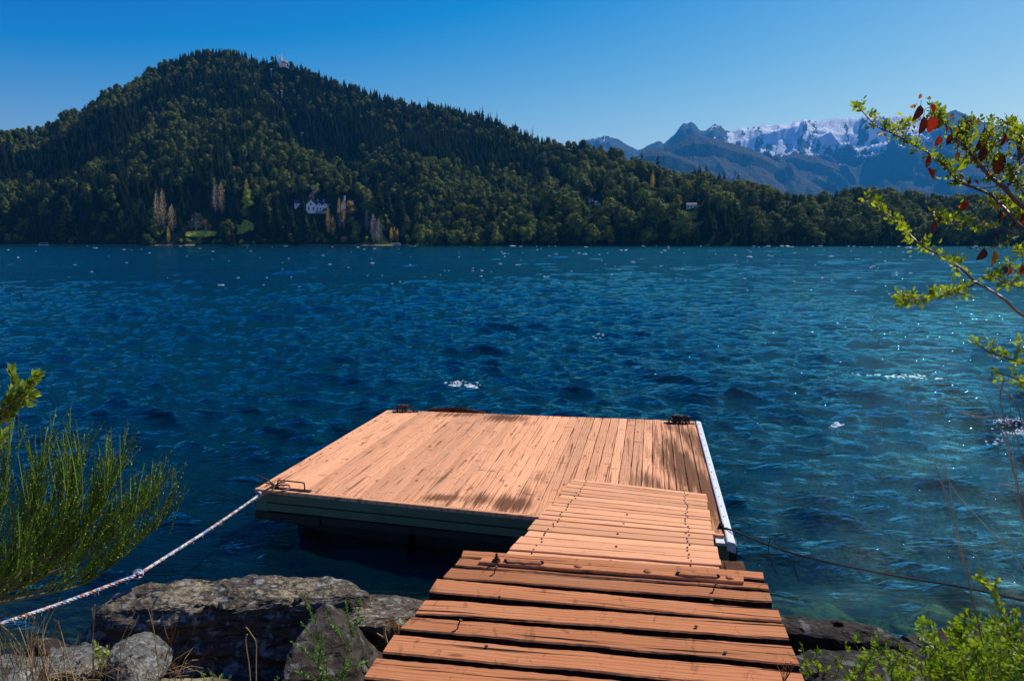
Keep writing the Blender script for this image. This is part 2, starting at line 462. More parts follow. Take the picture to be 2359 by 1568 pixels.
# lake bed and bank in one sheet
xs = np.concatenate([np.linspace(-900, -12, 40), np.linspace(-11.9, 11.9, 260), np.linspace(12, 900, 40)])
ys = np.concatenate([np.linspace(-60, -.2, 14), np.linspace(0, 10, 140), np.linspace(10.5, 40, 30), np.linspace(60, 1500, 20)])
XX, YY = np.meshgrid(xs, ys); 
V = np.stack([XX, YY, bedz(XX, YY)], -1).reshape(-1, 3)
m, nt, b = newmat('lake_bed_and_bank'); g = N(nt); v = g.coord('Object')
c = g.ramp(g.noise(v, 3.2, 7, .65), [(.38, (.015, .015, .010)), (.5, (.07, .062, .035)), (.66, (.26, .23, .12))])
g.l(c, b.inputs['Base Color']); b.inputs['Roughness'].default_value = .95; g.l(g.bump(g.noise(v, 9, 6, .7), .8, .05), b.inputs['Normal'])
me = quads_np('ground', V, grid_faces(len(ys), len(xs)), m, True)
go = bpy.data.objects.new('ground', me); COL.objects.link(go); tag(go, 'dark stony bank sloping into the lake', 'ground', kind='structure')

# ------------------------------------------------------------------ far hill
def azel(px, py):
    X, Y, Z = ray(px, py); return math.atan2(X, Y), Z / math.hypot(X, Y)
SIL = [(-700, 330), (-300, 305), (0, 290), (61, 287), (85, 282), (123, 273), (137, 249), (150, 251), (191, 239), (212, 220), (232, 205), (253, 191),
       (290, 182), (308, 174), (328, 163), (342, 150), (369, 140), (393, 129), (431, 116), (478, 107), (530, 109), (554, 112), (581, 119), (601, 128),
       (612, 128), (625, 120), (643, 129), (670, 139), (711, 148), (752, 167), (806, 187), (870, 206), (934, 224), (985, 230), (1044, 239), (1105, 251), (1146, 269),
       (1194, 287), (1249, 312), (1283, 322), (1314, 321), (1351, 322), (1417, 340), (1472, 356), (1506, 376), (1540, 388), (1575, 395), (1609, 392),
       (1643, 400), (1677, 414), (1745, 418), (1780, 428), (1814, 441), (1889, 447), (1903, 436), (1950, 429), (2019, 432), (2055, 430), (2121, 440),
       (2176, 446), (2231, 446), (2359, 452), (2700, 440), (3300, 430)]
ae = [azel(*p) for p in SIL]; SA = np.array([a for a, e in ae]); SE = np.array([e for a, e in ae])
def pxaz(p): return azel(p, 558.5)[0]
def tab(pts):
    a = np.array([pxaz(p) for p, v in pts]); v = np.array([v for p, v in pts], float); return a, v
T_ridge = tab([(-700, 1100), (0, 1080), (480, 1180), (640, 1180), (1000, 1080), (1280, 930), (1450, 850), (1600, 760), (1800, 720), (2000, 800), (2359, 850), (3300, 900)])
T_shore = tab([(-700, 880), (0, 860), (300, 760), (900, 690), (960, 640), (1300, 600), (1700, 600), (1900, 640), (2359, 700), (3300, 760)])
def lerp_tab(T, a): return np.interp(a, T[0], T[1])
TREE_H = 15.0
def hill(a, r):
    a = np.asarray(a, float); r = np.asarray(r, float)
    Rs = lerp_tab(T_shore, a) + 6 * fbm(a * 60, a * 0, 3, 77); Rr = lerp_tab(T_ridge, a)
    E = np.interp(a, SA, SE)
    t = (r - Rs) / (Rr - Rs)
    tc = np.clip(t, 0, 1)
    zr = np.maximum(E * Rr + CZ - TREE_H * .78, 8)
    # elevation rises steadily with distance so that the whole slope is seen
    e = (zr / Rr) * (.18 * sstep(0, .12, tc) + .82 * tc ** .92)
    z = r * e
    px = PW / 2 + FP * np.tan(a) * .9922
    x = r * np.sin(a); y = r * np.cos(a)
    # the long gully that splits the hill, and side spurs
    vc = np.interp(tc, [0, .25, .5, .8, 1], [960, 820, 730, 665, 625])
    left = np.exp(-np.clip(vc - px, 0, None) ** 2 / (2 * 34.0 ** 2)); right = np.exp(-np.clip(px - vc, 0, None) ** 2 / (2 * 110.0 ** 2))
    gul = np.where(px < vc, left, right)
    env = np.sin(np.pi * np.clip(tc, 0, 1)) ** .6
    z = z - 58 * gul * env
    sp_ = fbm(x / 130.0, y / 170.0, 4, 11)
    z = z + 34 * sp_ * env * np.minimum(1, zr / 110)
    z = z + 9 * fbm(x / 38.0, y / 38.0, 3, 21) * env
    # behind the ridge it falls away
    back = np.clip(t - 1, 0, None) * (Rr - Rs)
    z = z - back * .55
    z = np.where(t < 0, t * 20, z)
    return z
na, nr_ = 700, 260
A = np.linspace(pxaz(-700), pxaz(3300), na); t = np.linspace(-.06, 1.8, nr_)
AA, TT = np.meshgrid(A, t, indexing='xy')
RS = lerp_tab(T_shore, AA); RRg = lerp_tab(T_ridge, AA); RR = RS + (RRg - RS) * TT
Z = hill(AA, RR); Z = np.maximum(Z, -14)
V = np.stack([RR * np.sin(AA), RR * np.cos(AA), Z], -1).reshape(-1, 3)
m, nt, b = newmat('forest_floor'); g = N(nt); ge = g.n('ShaderNodeNewGeometry')
c = g.ramp(g.noise(ge.outputs['Position'], .08, 5, .6), [(.35, (.008, .016, .006)), (.65, (.02, .034, .012))])
sep = g.n('ShaderNodeSeparateXYZ'); g.l(ge.outputs['Position'], sep.inputs[0])
bm0 = g.math('LESS_THAN', g.math('ADD', sep.outputs[2], g.math('MULTIPLY', g.noise(ge.outputs['Position'], .3, 3), 1.0)), 1.3)
bm_ = g.math('MULTIPLY', bm0, g.math('LESS_THAN', sep.outputs[0], -85.0))
c = g.mix(bm_, c, (.20, .15, .10)); g.l(c, b.inputs['Base Color']); b.inputs['Roughness'].default_value = 1; b.inputs['Specular IOR Level'].default_value = 0
me = quads_np('hill', V, grid_faces(nr_, na), m, True)
ho = bpy.data.objects.new('hill', me); COL.objects.link(ho); tag(ho, 'steep forested hill across the lake', 'hill', kind='structure')
def onhill(px, py):
    """first point of the hill seen through pixel (px,py)"""
    a, e = azel(px, py)
    rr = np.linspace(float(lerp_tab(T_shore, a)) - 5, float(lerp_tab(T_ridge, a)), 600)
    z = hill(np.full_like(rr, a), rr); k = np.argmax((z - CZ) / rr >= e)
    if (z[k] - CZ) / rr[k] < e: k = len(rr) - 1
    return Vector((rr[k] * math.sin(a), rr[k] * math.cos(a), float(z[k])))

# lawn in the clearing
def patch(name, poly, mat, lift, label, cat):
    pts = [onhill(*p) for p in poly]; c = sum(pts, Vector()) / len(pts)
    v = []; f = []; n = len(pts); K = 8
    for k in range(K + 1):
        for p in pts:
            q = p.lerp(c, k / K * .999); a = math.atan2(q.x, q.y); rr = math.hypot(q.x, q.y)
            v.append((q.x, q.y, float(hill(np.array(a), np.array(rr))) + lift))
    for k in range(K):
        for i in range(n):
            j = (i + 1) % n; f.append((k * n + i, k * n + j, (k + 1) * n + j, (k + 1) * n + i))
    o = obj(name, v, f, mat, None, True); return tag(o, label, cat, kind='structure')
M_lawn = simple('lawn_grass', (.42, .42, .03), .9, 0, .3, .25)
patch('lawn', [(544, 541), (548, 530), (540, 520), (543, 508), (552, 502), (560, 509), (571, 510), (584, 517), (586, 524), (582, 534), (570, 536), (558, 540)], M_lawn, .5, 'bright green sloping lawn in a forest clearing', 'lawn')
patch('meadow', [(425, 546), (430, 537), (470, 533), (500, 536), (495, 545), (460, 549)], M_lawn, .5, 'small dim green meadow near the far shore', 'meadow')

# ------------------------------------------------------------------ distant mountains
def massif(name, sil, dist, depth, seed, label, snow, rough=1.0, foot=430, col=None, pre=None):
    a0, a1 = pxaz(sil[0][0]), pxaz(sil[-1][0]); na = 620; nt_ = 150
    A = np.linspace(a0, a1, na)
    q = [azel(*p) for p in sil]; E = np.interp(A, [p[0] for p in q], [p[1] for p in q])
    E = E + .0024 * rough * (ridged(A * 260, A * 0 + seed, 4, seed) - .55)
    t = np.linspace(0, 1.5, nt_)
    AA, TT = np.meshgrid(A, t); EE = np.broadcast_to(E, AA.shape)
    RR = dist - depth + depth * TT
    H = EE * dist + CZ
    prof = np.where(TT <= 1, TT ** .62, 1 - (TT - 1) * 1.1)
    x = RR * np.sin(AA); y = RR * np.cos(AA)
    rg = ridged(x / (dist * .055) + .25 * y / dist * 10, y / (dist * .17), 6, seed) * 1.15 - 1.0
    env = np.clip(np.sin(np.pi * np.clip(TT, 0, 1)) ** .7, 0, 1)
    Z = H * prof + H * .42 * rg * env * rough + H * .05 * fbm(x / (dist * .02), y / (dist * .02), 4, seed + 5) * env
    Z = np.minimum(Z, (EE * RR + CZ) * np.where(TT < .985, .99, 1.0))
    V = np.stack([x, y, Z - 60], -1).reshape(-1, 3)
    V[:, 2] += 60 * (TT.ravel() > .9)
    me = quads_np(name, V, grid_faces(nt_, na), snow, False)
    pxs = PW / 2 + FP * np.tan(AA) * .9922
    sm = np.where(pxs < 1612, -.9, 0) * sstep(1460, 1480, pxs) * 1.0 + np.where(pxs < 1465, -.75, 0) + .75 * sstep(1605, 1660, pxs) * (1 - sstep(2090, 2150, pxs)) - 1.4 * sstep(2100, 2160, pxs)
    peaks = np.exp(-((pxs - 1646) / 16) ** 2) + np.exp(-((pxs - 1590) / 30) ** 2) + .8 * np.exp(-((pxs - 1852) / 14) ** 2)
    sm = sm - 1.0 * sstep(.90, .96, TT) * (vnoise(AA * 420 + TT * 14, TT * 46, 44) > .52) - .9 * (vnoise(AA * 150 + TT * 5, TT * 22, 45) > .70) - .05
    sm = sm - 1.5 * peaks * sstep(.75, .95, TT)
    at = me.attributes.new('snow', 'FLOAT', 'POINT'); at.data.foreach_set('value', sm.ravel().astype(np.float32))
    o = bpy.data.objects.new(name, me); COL.objects.link(o); tag(o, label, 'mountain', kind='structure'); return o
def rockface(name, snowline, soft, rock=(.09, .07, .06), veg=(.07, .05, .028), vegline=500):
    m, nt, b = newmat(name); g = N(nt); ge = g.n('ShaderNodeNewGeometry')
    sep = g.n('ShaderNodeSeparateXYZ'); g.l(ge.outputs['Position'], sep.inputs[0])
    sn = g.n('ShaderNodeSeparateXYZ'); g.l(ge.outputs['Normal'], sn.inputs[0])
    n1 = g.noise(ge.outputs['Position'], .0022, 7, .62); n2 = g.noise(ge.outputs['Position'], .012, 6, .75)
    q3 = g.n('ShaderNodeMapping'); q3.inputs['Scale'].default_value = (.035, .01, .012); g.l(ge.outputs['Position'], q3.inputs[0]); n3 = g.noise(q3.outputs[0], 1.0, 5, .7, 1.5)
    c = g.mix(n2, tuple(x * .5 for x in rock), tuple(x * 1.5 for x in rock))
    vm = g.math('MULTIPLY_ADD', sep.outputs[2], -.006, .006 * vegline)
    vm = g.ramp(g.math('ADD', vm, g.math('MULTIPLY', n1, .8)), [(.1, (0, 0, 0)), (.6, (1, 1, 1))])
    cv = g.mix(n2, tuple(x * .45 for x in veg), tuple(x * 1.5 for x in veg)); c = g.mix(vm, c, cv)
    if snowline:
        s = g.math('DIVIDE', g.math('SUBTRACT', sep.outputs[2], snowline), soft)
        s = g.math('ADD', s, g.math('MULTIPLY', g.math('SUBTRACT', n1, .5), 4.2))
        s = g.math('ADD', s, g.math('MULTIPLY', g.math('SUBTRACT', n2, .5), 5.0))
        s = g.math('ADD', s, g.math('MULTIPLY', g.math('SUBTRACT', n3, .5), 5.0))
        s = g.math('ADD', s, g.math('MULTIPLY', g.math('SUBTRACT', sn.outputs[2], .62), 1.6))
        at_ = g.n('ShaderNodeAttribute'); at_.attribute_name = 'snow'; s = g.math('ADD', s, g.math('MULTIPLY', at_.outputs['Fac'], 2.2))
        s = g.ramp(s, [(.42, (0, 0, 0)), (.56, (1, 1, 1))]); c = g.mix(s, c, (.88, .95, 1.0))
    g.l(c, b.inputs['Base Color']); b.inputs['Roughness'].default_value = .95; b.inputs['Specular IOR Level'].default_value = .1
    g.l(g.bump(n2, 1.0, 60), b.inputs['Normal'])
    return m
SIL_A = [(1250, 400), (1330, 335), (1357, 320), (1372, 317), (1385, 313), (1400, 311), (1424, 318), (1445, 332), (1469, 344), (1486, 337), (1503, 328), (1518, 321), (1528, 330), (1540, 320), (1554, 309), (1568, 291),
         (1575, 282), (1583, 285), (1592, 279), (1604, 287), (1612, 299), (1622, 301), (1633, 294), (1646, 283), (1660, 287), (1672, 299), (1691, 301),
         (1711, 294), (1728, 291), (1756, 287), (1780, 286), (1800, 280), (1821, 284), (1834, 277), (1843, 281), (1848, 273), (1858, 272), (1863, 277),
         (1870, 272), (1877, 277), (1899, 275), (1930, 270), (1968, 271), (1996, 265), (2047, 265), (2084, 263), (2113, 266), (2165, 263), (2185, 256), (2200, 250),
         (2224, 259), (2238, 268), (2268, 279), (2359, 298), (2600, 330), (3000, 400)]
massif('mountain', SIL_A, 9000, 3600, 3, 'snow covered jagged mountain range behind the forest', rockface('mountain_rock_and_snow', 1010, 120, rock=(.04, .045, .05), veg=(.03, .03, .02), vegline=560), rough=.8)
SIL_B = [(1440, 400), (1480, 345), (1500, 343), (1530, 338), (1560, 322), (1580, 309), (1600, 308), (1640, 318), (1690, 330), (1740, 345), (1790, 372), (1840, 400), (1890, 430), (1960, 470)]
massif('mountain_spur', SIL_B, 6800, 1700, 8, 'brown mountain spur sloping down to the right below the snow', rockface('spur_slope', 0, 1, (.045, .04, .03), (.05, .036, .018), 900), rough=.45)
SIL_C = [(1440, 430), (1470, 360), (1500, 345), (1530, 347), (1560, 355), (1600, 372), (1640, 400), (1680, 425), (1760, 470)]
massif('mountain_foothill', SIL_C, 5600, 1200, 14, 'lower brown foothill in front of the dark peak', rockface('foothill_slope', 0, 1, (.04, .035, .025), (.045, .04, .02), 900), rough=.4)
SIL_D = [(1680, 460), (1740, 425), (1790, 365), (1830, 352), (1880, 360), (1930, 378), (1960, 395), (2000, 420), (2100, 470)]
massif('mountain_ridge', SIL_D, 7600, 1200, 19, 'dark wooded ridge under the snowfield', rockface('ridge_slope', 0, 1, (.045, .03, .025), (.05, .03, .018), 900), rough=.4)
# low ground far away, below everything
gv = [(-16000, -2000, -14.6), (16000, -2000, -14.6), (16000, 14000, -14.6), (-16000, 14000, -14.6)]
lo = obj('valley_floor', gv, [(0, 1, 2, 3)], M_soil); tag(lo, 'low valley floor beyond the hills', 'ground', kind='structure')
# ------------------------------------------------------------------ boards
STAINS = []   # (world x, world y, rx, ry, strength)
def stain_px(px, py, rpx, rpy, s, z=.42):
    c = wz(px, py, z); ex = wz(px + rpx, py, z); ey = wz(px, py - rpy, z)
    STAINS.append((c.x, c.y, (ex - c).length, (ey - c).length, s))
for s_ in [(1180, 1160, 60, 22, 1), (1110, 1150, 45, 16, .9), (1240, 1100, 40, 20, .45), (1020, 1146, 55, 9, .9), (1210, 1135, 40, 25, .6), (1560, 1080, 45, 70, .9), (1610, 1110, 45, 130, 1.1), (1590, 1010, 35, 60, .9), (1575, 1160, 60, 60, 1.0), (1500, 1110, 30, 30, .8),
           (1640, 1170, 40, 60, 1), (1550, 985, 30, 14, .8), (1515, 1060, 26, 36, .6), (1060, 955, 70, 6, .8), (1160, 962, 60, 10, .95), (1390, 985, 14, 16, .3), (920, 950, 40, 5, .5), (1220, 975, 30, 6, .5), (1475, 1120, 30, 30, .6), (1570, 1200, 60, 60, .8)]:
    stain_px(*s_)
def frame(o, x, zhint):
    x = x.normalized(); y = zhint.cross(x).normalized(); z = x.cross(y)
    M = Matrix((x, y, z)).transposed().to_4x4(); M.translation = o; return M
def board(name, a0, a1, b0, b1, th, mat, parent, nl=20, jit=.0015, ch=.004, rnd=random, stain=False, warp=0.0, side=None):
    """plank whose two long top edges run a0->a1 and b0->b1"""
    a0, a1, b0, b1 = map(Vector, (a0, a1, b0, b1))
    o = (a0 + b0) / 2; xd = ((a1 + b1) / 2 - o); zz = xd.cross(b0 - a0)
    if zz.z < 0: zz = -zz
    M = frame(o, xd, zz.normalized()); Mi = M.inverted()
    A0, A1, B0, B1 = (Mi @ p for p in (a0, a1, b0, b1))
    if A0.y > B0.y: A0, A1, B0, B1 = B0, B1, A0, A1
    v = []; f = []; st = []
    e1 = [rnd.uniform(-jit, jit) for _ in range(nl + 1)]; e2 = [rnd.uniform(-jit, jit) for _ in range(nl + 1)]
    wp = rnd.uniform(-1, 1) * warp; sd_ = rnd.uniform(0, 99)
    for i in range(nl + 1):
        t = i / nl; P = A0.lerp(A1, t); Q = B0.lerp(B1, t); P.y += e1[i]; Q.y += e2[i]
        w1 = jit * 1.5 * mn.noise(Vector((t * 7, sd_, 0))); w2 = jit * 1.5 * mn.noise(Vector((t * 7, sd_ + 9, 0)))
        P.y += w1 * 2; Q.y += w2 * 2; dzz = wp * math.sin(t * math.pi)
        P.z += dzz + w2; Q.z += dzz + w1; w_ = Q.y - P.y; c = ch
        ys = [(P.y, -th), (P.y, -c), (P.y + c, 0), (P.y + w_ * .5, .0008), (Q.y - c, 0), (Q.y, -c), (Q.y, -th)]
        for (yy, z_) in ys:
            u = (yy - P.y) / max(w_, 1e-6); X_ = P.x * (1 - u) + Q.x * u; zt = P.z * (1 - u) + Q.z * u
            v.append(Vector((X_, yy, zt + z_)))
    K = 7
    for i in range(nl):
        for k in range(K):
            k2 = (k + 1) % K; f.append((i * K + k, (i + 1) * K + k, (i + 1) * K + k2, i * K + k2))
    f.append(tuple(range(K))); f.append(tuple(nl * K + k for k in range(K - 1, -1, -1)))
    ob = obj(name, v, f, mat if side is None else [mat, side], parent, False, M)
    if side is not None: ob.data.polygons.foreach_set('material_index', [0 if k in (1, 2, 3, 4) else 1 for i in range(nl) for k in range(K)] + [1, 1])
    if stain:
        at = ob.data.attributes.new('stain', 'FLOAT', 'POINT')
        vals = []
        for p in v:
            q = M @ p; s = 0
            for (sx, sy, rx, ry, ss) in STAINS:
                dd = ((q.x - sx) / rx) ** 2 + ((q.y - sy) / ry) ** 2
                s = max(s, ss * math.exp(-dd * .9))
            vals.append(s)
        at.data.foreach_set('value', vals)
    return ob
def nail(parent, p, r=.006, h=.006, mat=None, name='nail', rnd=random):
    m_ = MB(); m_.tube([p - Vector((0, 0, .01)), p + Vector((0, 0, h))], [r, r], 7)
    return m_.build(name, mat or M_nail, parent)

# ------------------------------------------------------------------ floating dock
rnd = random.Random(11)
DZ = .42
NL, NR, FL, FR = wz(588, 1125, DZ), wz(1668, 1233, DZ), wz(892, 944, DZ), wz(1601, 970, DZ)
dock = empty('floating_dock', (NL + NR + FL + FR) / 4 - Vector((0, 0, .5)), 'square floating wooden dock deck with pale planks and white metal edge', 'dock')
def DQ(u, v, dz=0): return (NL.lerp(NR, u)).lerp(FL.lerp(FR, u), v) + Vector((0, 0, dz))
nb = 38; us = [0, .037]
for i in range(nb - 1): us.append(.037 + (1 - .037) * (i + 1) / (nb - 1))
Lw = (NR - NL).length
for i in range(len(us) - 1):
    gp = (.0032 + .0030 * us[i]) / Lw * (1 + rnd.uniform(-.4, .8)); u0 = us[i] + gp * .5; u1 = us[i + 1] - gp * .5
    v0 = .010 + rnd.uniform(-.001, .001); v1 = 1 - rnd.uniform(0, .003); dzz = rnd.uniform(-.0015, .0015)
    board('plank', DQ(u0, v0, dzz), DQ(u0, v1, dzz), DQ(u1, v0, dzz), DQ(u1, v1, dzz), .028, M_deck, dock, nl=44, rnd=rnd, stain=True, ch=.003)
# nail heads: far more than could be parts one by one
mb_ = MB()
for i in range(len(us) - 1):
    for vv in (.018, .27, .5, .74, .985):
        for q in (.25, .75):
            if rnd.random() < .9:
                p = DQ(us[i] + (us[i + 1] - us[i]) * (q + rnd.uniform(-.06, .06)), vv + rnd.uniform(-.006, .006), .0)
                mb_.tube([p, p + Vector((0, 0, .003))], [.004, .0035], 6)
tag(mb_.build('nails', M_nail, dock), kind='stuff')
for k in range(15):
    p = DQ(.018 + rnd.uniform(-.004, .004), .03 + k * .065, 0); 
    for q in range(1): nail(dock, p, .009, .004, M_nail, 'bolt')
n_out = (DQ(0, 0) - DQ(0, 1)).normalized(); l_out = (DQ(0, .5) - DQ(1, .5)).normalized()
def strip(u0, v0, u1, v1, prof, name, mat, parent=dock, outdir=n_out, nseg=12, smooth=False):
    """sweep a profile [(out,z)] along an edge"""
    v = []; f = []; K = len(prof)
    for i in range(nseg + 1):
        t = i / nseg; b = DQ(u0 + (u1 - u0) * t, v0 + (v1 - v0) * t)
        for (oo, zz) in prof: v.append(b + outdir * oo + Vector((0, 0, zz)))
    for i in range(nseg):
        for k in range(K):
            k2 = (k + 1) % K; f.append((i * K + k, i * K + k2, (i + 1) * K + k2, (i + 1) * K + k))
    f.append(tuple(range(K - 1, -1, -1))); f.append(tuple(nseg * K + k for k in range(K)))
    return obj(name, v, f, mat, parent, smooth)
strip(0, .0085, 1, .0085, [(0, -.03), (.035, -.03), (.035, -.002), (.030, .002), (0, .002)], 'edge_lip', M_deck)
strip(.03, .0085, .985, .0085, [(.004, -.115), (.004, -.031), (.040, -.031), (.040, -.098), (.034, -.106)], 'fascia', M_fascia)
strip(.03, .0085, .985, .0085, [(-.01, -.185), (-.01, -.116), (.030, -.116), (.030, -.180)], 'fascia', M_fascia)
strip(0, .0085, .0295, .0085, [(.0, -.19), (.0, -.031), (.028, -.031), (.028, -.19)], 'corner_block', M_fascia)
strip(0, .0, .16, .0, [(-.06, -.27), (-.06, -.192), (.02, -.192), (.02, -.262)], 'beam', simple('wet_beam', (.03, .014, .008), .7, 0, .4, 30), nseg=4)
strip(.16, .0, 1, .0, [(-.06, -.25), (-.06, -.192), (.005, -.192), (.005, -.25)], 'beam', M_black, nseg=4)
strip(0, .0, 0, .06, [(-.02, -.17), (-.02, -.032), (.012, -.032), (.012, -.16)], 'corner_guard', M_black, outdir=l_out, nseg=3)
strip(0, .065, 0, 1, [(-.03, -.18), (-.03, -.03), (.006, -.03), (.006, -.18)], 'side_beam', M_deck, outdir=l_out)
strip(0, 1, 1, 1, [(-.03, -.18), (-.03, -.03), (.01, -.03), (.01, -.18)], 'far_beam', M_rot, outdir=-n_out)
# white metal edge on the right
ro = -l_out
prof = [(.0, -.06), (.0, .002), (.008, .006), (.022, .005), (.028, .001), (.044, .001), (.054, -.004), (.060, -.018), (.061, -.075), (.052, -.075)]
es = strip(1.003, -.035, 1.003, 1.0, prof, 'edge_cap', M_alu, outdir=ro, nseg=24, smooth=False)
for k in range(15):
    p = DQ(1.003, .04 + k * .065) + ro * .022 + Vector((0, 0, .010)); nail(es, p, .0035, .003, M_rust, 'rivet')
strip(.994, .0, .994, .07, [(-.02, -.20), (-.02, -.02), (.03, -.02), (.03, -.20)], 'corner_guard', M_black, outdir=ro, nseg=2)
bx_ = MB(); c_ = wz(1668, 1240, .40); M_ = frame(c_, ro, Vector((0, 0, 1)))
def boxM(mb, M, a, b):
    q = MB(); q.box(a, b); mb.add([M @ p for p in q.v], q.f)
boxM(bx_, M_, (-.06, -.09, -.02), (.035, .05, .0)); bx_.build('bracket_plate', M_alu, dock)
bx_ = MB(); boxM(bx_, M_, (-.055, -.10, -.30), (.03, -.085, -.022)); boxM(bx_, M_, (.015, -.084, -.30), (.03, .05, -.022)); bx_.build('bracket', M_fascia, dock)
bx_ = MB(); boxM(bx_, M_, (-.045, -.083, -.36), (.012, .05, -.10)); boxM(bx_, M_, (.04, .0, -.20), (.095, .16, -.05)); bx_.build('fender_block', M_black, dock)
# pontoons
for (u0, u1) in ((.075, .35), (.36, .66), (.67, .96)):
    a, b_ = DQ(u0, .05), DQ(u1, .05); c, d = DQ(u1, .95), DQ(u0, .95)
    m_ = MB(); top = [Vector((p.x, p.y, .20)) for p in (a, b_, c, d)]; mid = sum(top, Vector()) / 4
    lo_ = [Vector((mid.x + (p.x - mid.x) * (.93), mid.y + (p.y - mid.y) * .985, -.35)) for p in top]
    m_.hexa(top, 0, lo_); po = m_.build('pontoon', M_black, dock)
# cleats made of bent rod on base plates
def cleat(p0, p1, hgt, r, parent=dock):
    p0 = Vector(p0); p1 = Vector(p1); d = (p1 - p0).normalized(); L = (p1 - p0).length; up = Vector((0, 0, hgt)); s = d.cross(Vector((0, 0, 1)))
    m_ = MB(); q = r * 2.2
    pts = [p0, p0 + up * .55, p0 + up * .88 + d * q * .35, p0 + up + d * q, p0.lerp(p1, .5) + up * 1.03, p1 + up - d * q, p1 + up * .88 - d * q * .35, p1 + up * .55, p1]
    m_.tube(catmull(pts, 4), r, 8); h = m_.build('cleat', M_rust, parent, True)
    m_ = MB(); M = frame(p0 - d * .04, d, Vector((0, 0, 1))); boxM(m_, M, (-.02, -.018, .0), (L + .10, .018, .007)); m_.build('base_plate', M_rust, h)
    return h
cleat(wz(640, 1124, DZ + .006), wz(702, 1130, DZ + .006), .07, .006)
cleat(wz(915, 948, DZ + .005), wz(953, 948.5, DZ + .005), .06, .007)
cleat(wz(1541, 974, DZ + .005), wz(1588, 975.5, DZ + .005), .06, .007)
# chain and old line knotted round the far cleats
def tangle(name, c, sx, sz, n, mat, r, seed, label, cat):
    q = random.Random(seed); m_ = MB(); c = Vector(c)
    d = (FR - FL).normalized(); bk = Vector((-d.y, d.x, 0))
    for k in range(n):
        t = c + d * q.uniform(-sx, sx); ph = q.uniform(0, 3); pts = []
        for a in range(9):
            an = a / 8 * 6.28 + ph
            pts.append(t + d * (math.sin(an * .5 + ph) * .02 + q.uniform(-.008, .008)) + bk * math.cos(an) * .028 + Vector((0, 0, sz * .55 + math.sin(an) * sz * .5 + q.uniform(-.005, .005))))
        m_.tube(catmull(pts, 3), r, 5)
    o = m_.build(name, mat, None, True); return tag(o, label, cat)
tangle('rusty_chain', wz(1566, 972, DZ + .015), .09, .075, 17, M_rust, .0075, 4, 'dark rusty chain wound round the cleat at the far right corner of the dock', 'chain')
tangle('old_line', wz(929, 946, DZ + .01), .07, .07, 12, simple('old_line_red', (.075, .03, .03), .9, 0, .5, 60), .0065, 9, 'tangled dark red line knotted on the cleat at the far left corner', 'rope')
# ragged rotten board along the far edge
pr = [(984, 946.5, 3), (1000, 946.8, 7), (1040, 948, 10), (1062, 949, 10.5), (1080, 949.5, 7), (1095, 950.5, 5), (1100, 951, 6), (1112, 951.5, 3), (1118, 952, 1)]
v = []; f = []
for i in range(61):
    x = 984 + (1118 - 984) * i / 60; yb = np.interp(x, [p[0] for p in pr], [p[1] for p in pr]); hh = np.interp(x, [p[0] for p in pr], [p[2] for p in pr])
    b0 = wz(x, yb, DZ); hz = max(.004, hh / 1800 * 9.7 * (1 + .25 * mn.noise(Vector((x * .16, 0, 3)))))
    n2 = -n_out
    v += [b0 + n2 * .012 + Vector((0, 0, -.2)), b0 + n2 * .012 + Vector((0, 0, hz * .7)), b0 + n2 * .026 + Vector((0, 0, hz)), b0 + n2 * .045 + Vector((0, 0, hz * .7)), b0 + n2 * .045 + Vector((0, 0, -.2))]
for i in range(60):
    for k in range(5): k2 = (k + 1) % 5; f.append((i * 5 + k, i * 5 + k2, i * 5 + 5 + k2, i * 5 + 5 + k))
f.append((4, 3, 2, 1, 0)); f.append(tuple(300 + k for k in range(5)))
tag(obj('splintered_board', v, f, M_rot, dock), 'ragged dark rotten board along the far edge')

# ------------------------------------------------------------------ ramp
rf = DZ + .05; rn = .845
RFL, RFR, RNL, RNR = wz(1322, 1102, rf), wz(1624, 1137, rf), wz(1163, 1277, rn), wz(1661, 1314, rn)
ramp = empty('ramp', (RFL + RFR + RNL + RNR) / 4 - Vector((0, 0, .15)), 'pale wooden ramp sloping from the walkway down onto the floating dock', 'ramp')
def RQ(u, v): return (RFL.lerp(RFR, u)).lerp(RNL.lerp(RNR, u), v)
ext = 1.10
seams = []; v_ = 0.0
rnd = random.Random(5)
wd_ = [.052, .05, .062, .07, .056, .062, .066, .04, .07, .06, .056, .058, .066, .06, .07, .062, .066, .07]
for i, w_ in enumerate(wd_):
    g0 = .0012 + rnd.random() * .004 * (1.0 if i % 3 else 1.8); v1 = v_ + w_
    el = rnd.uniform(-.012, .012); er = rnd.uniform(-.008, .012); lift = Vector((0, 0, rnd.uniform(-.002, .003)))
    p = board('plank', RQ(el, v_ + g0) + lift, RQ(1 + er, v_ + g0 + rnd.uniform(-.002, .002)) + lift, RQ(el, v1 - g0) + lift, RQ(1 + er, v1 - g0 + rnd.uniform(-.002, .002)) + lift, .032, M_ramp, ramp, nl=26, rnd=rnd, warp=.002)
    for u in (.115, .86):
        for q in (.28, .72): nail(p, RQ(u + rnd.uniform(-.012, .012), v_ + w_ * (q + rnd.uniform(-.08, .08))) + Vector((0, 0, .001)), .0052, .006, M_nail)
    if i > 7 and i % 2 == 0: nail(p, RQ(.5 + rnd.uniform(-.02, .02), v_ + w_ * .5), .007, .007, M_nail)
    v_ = v1
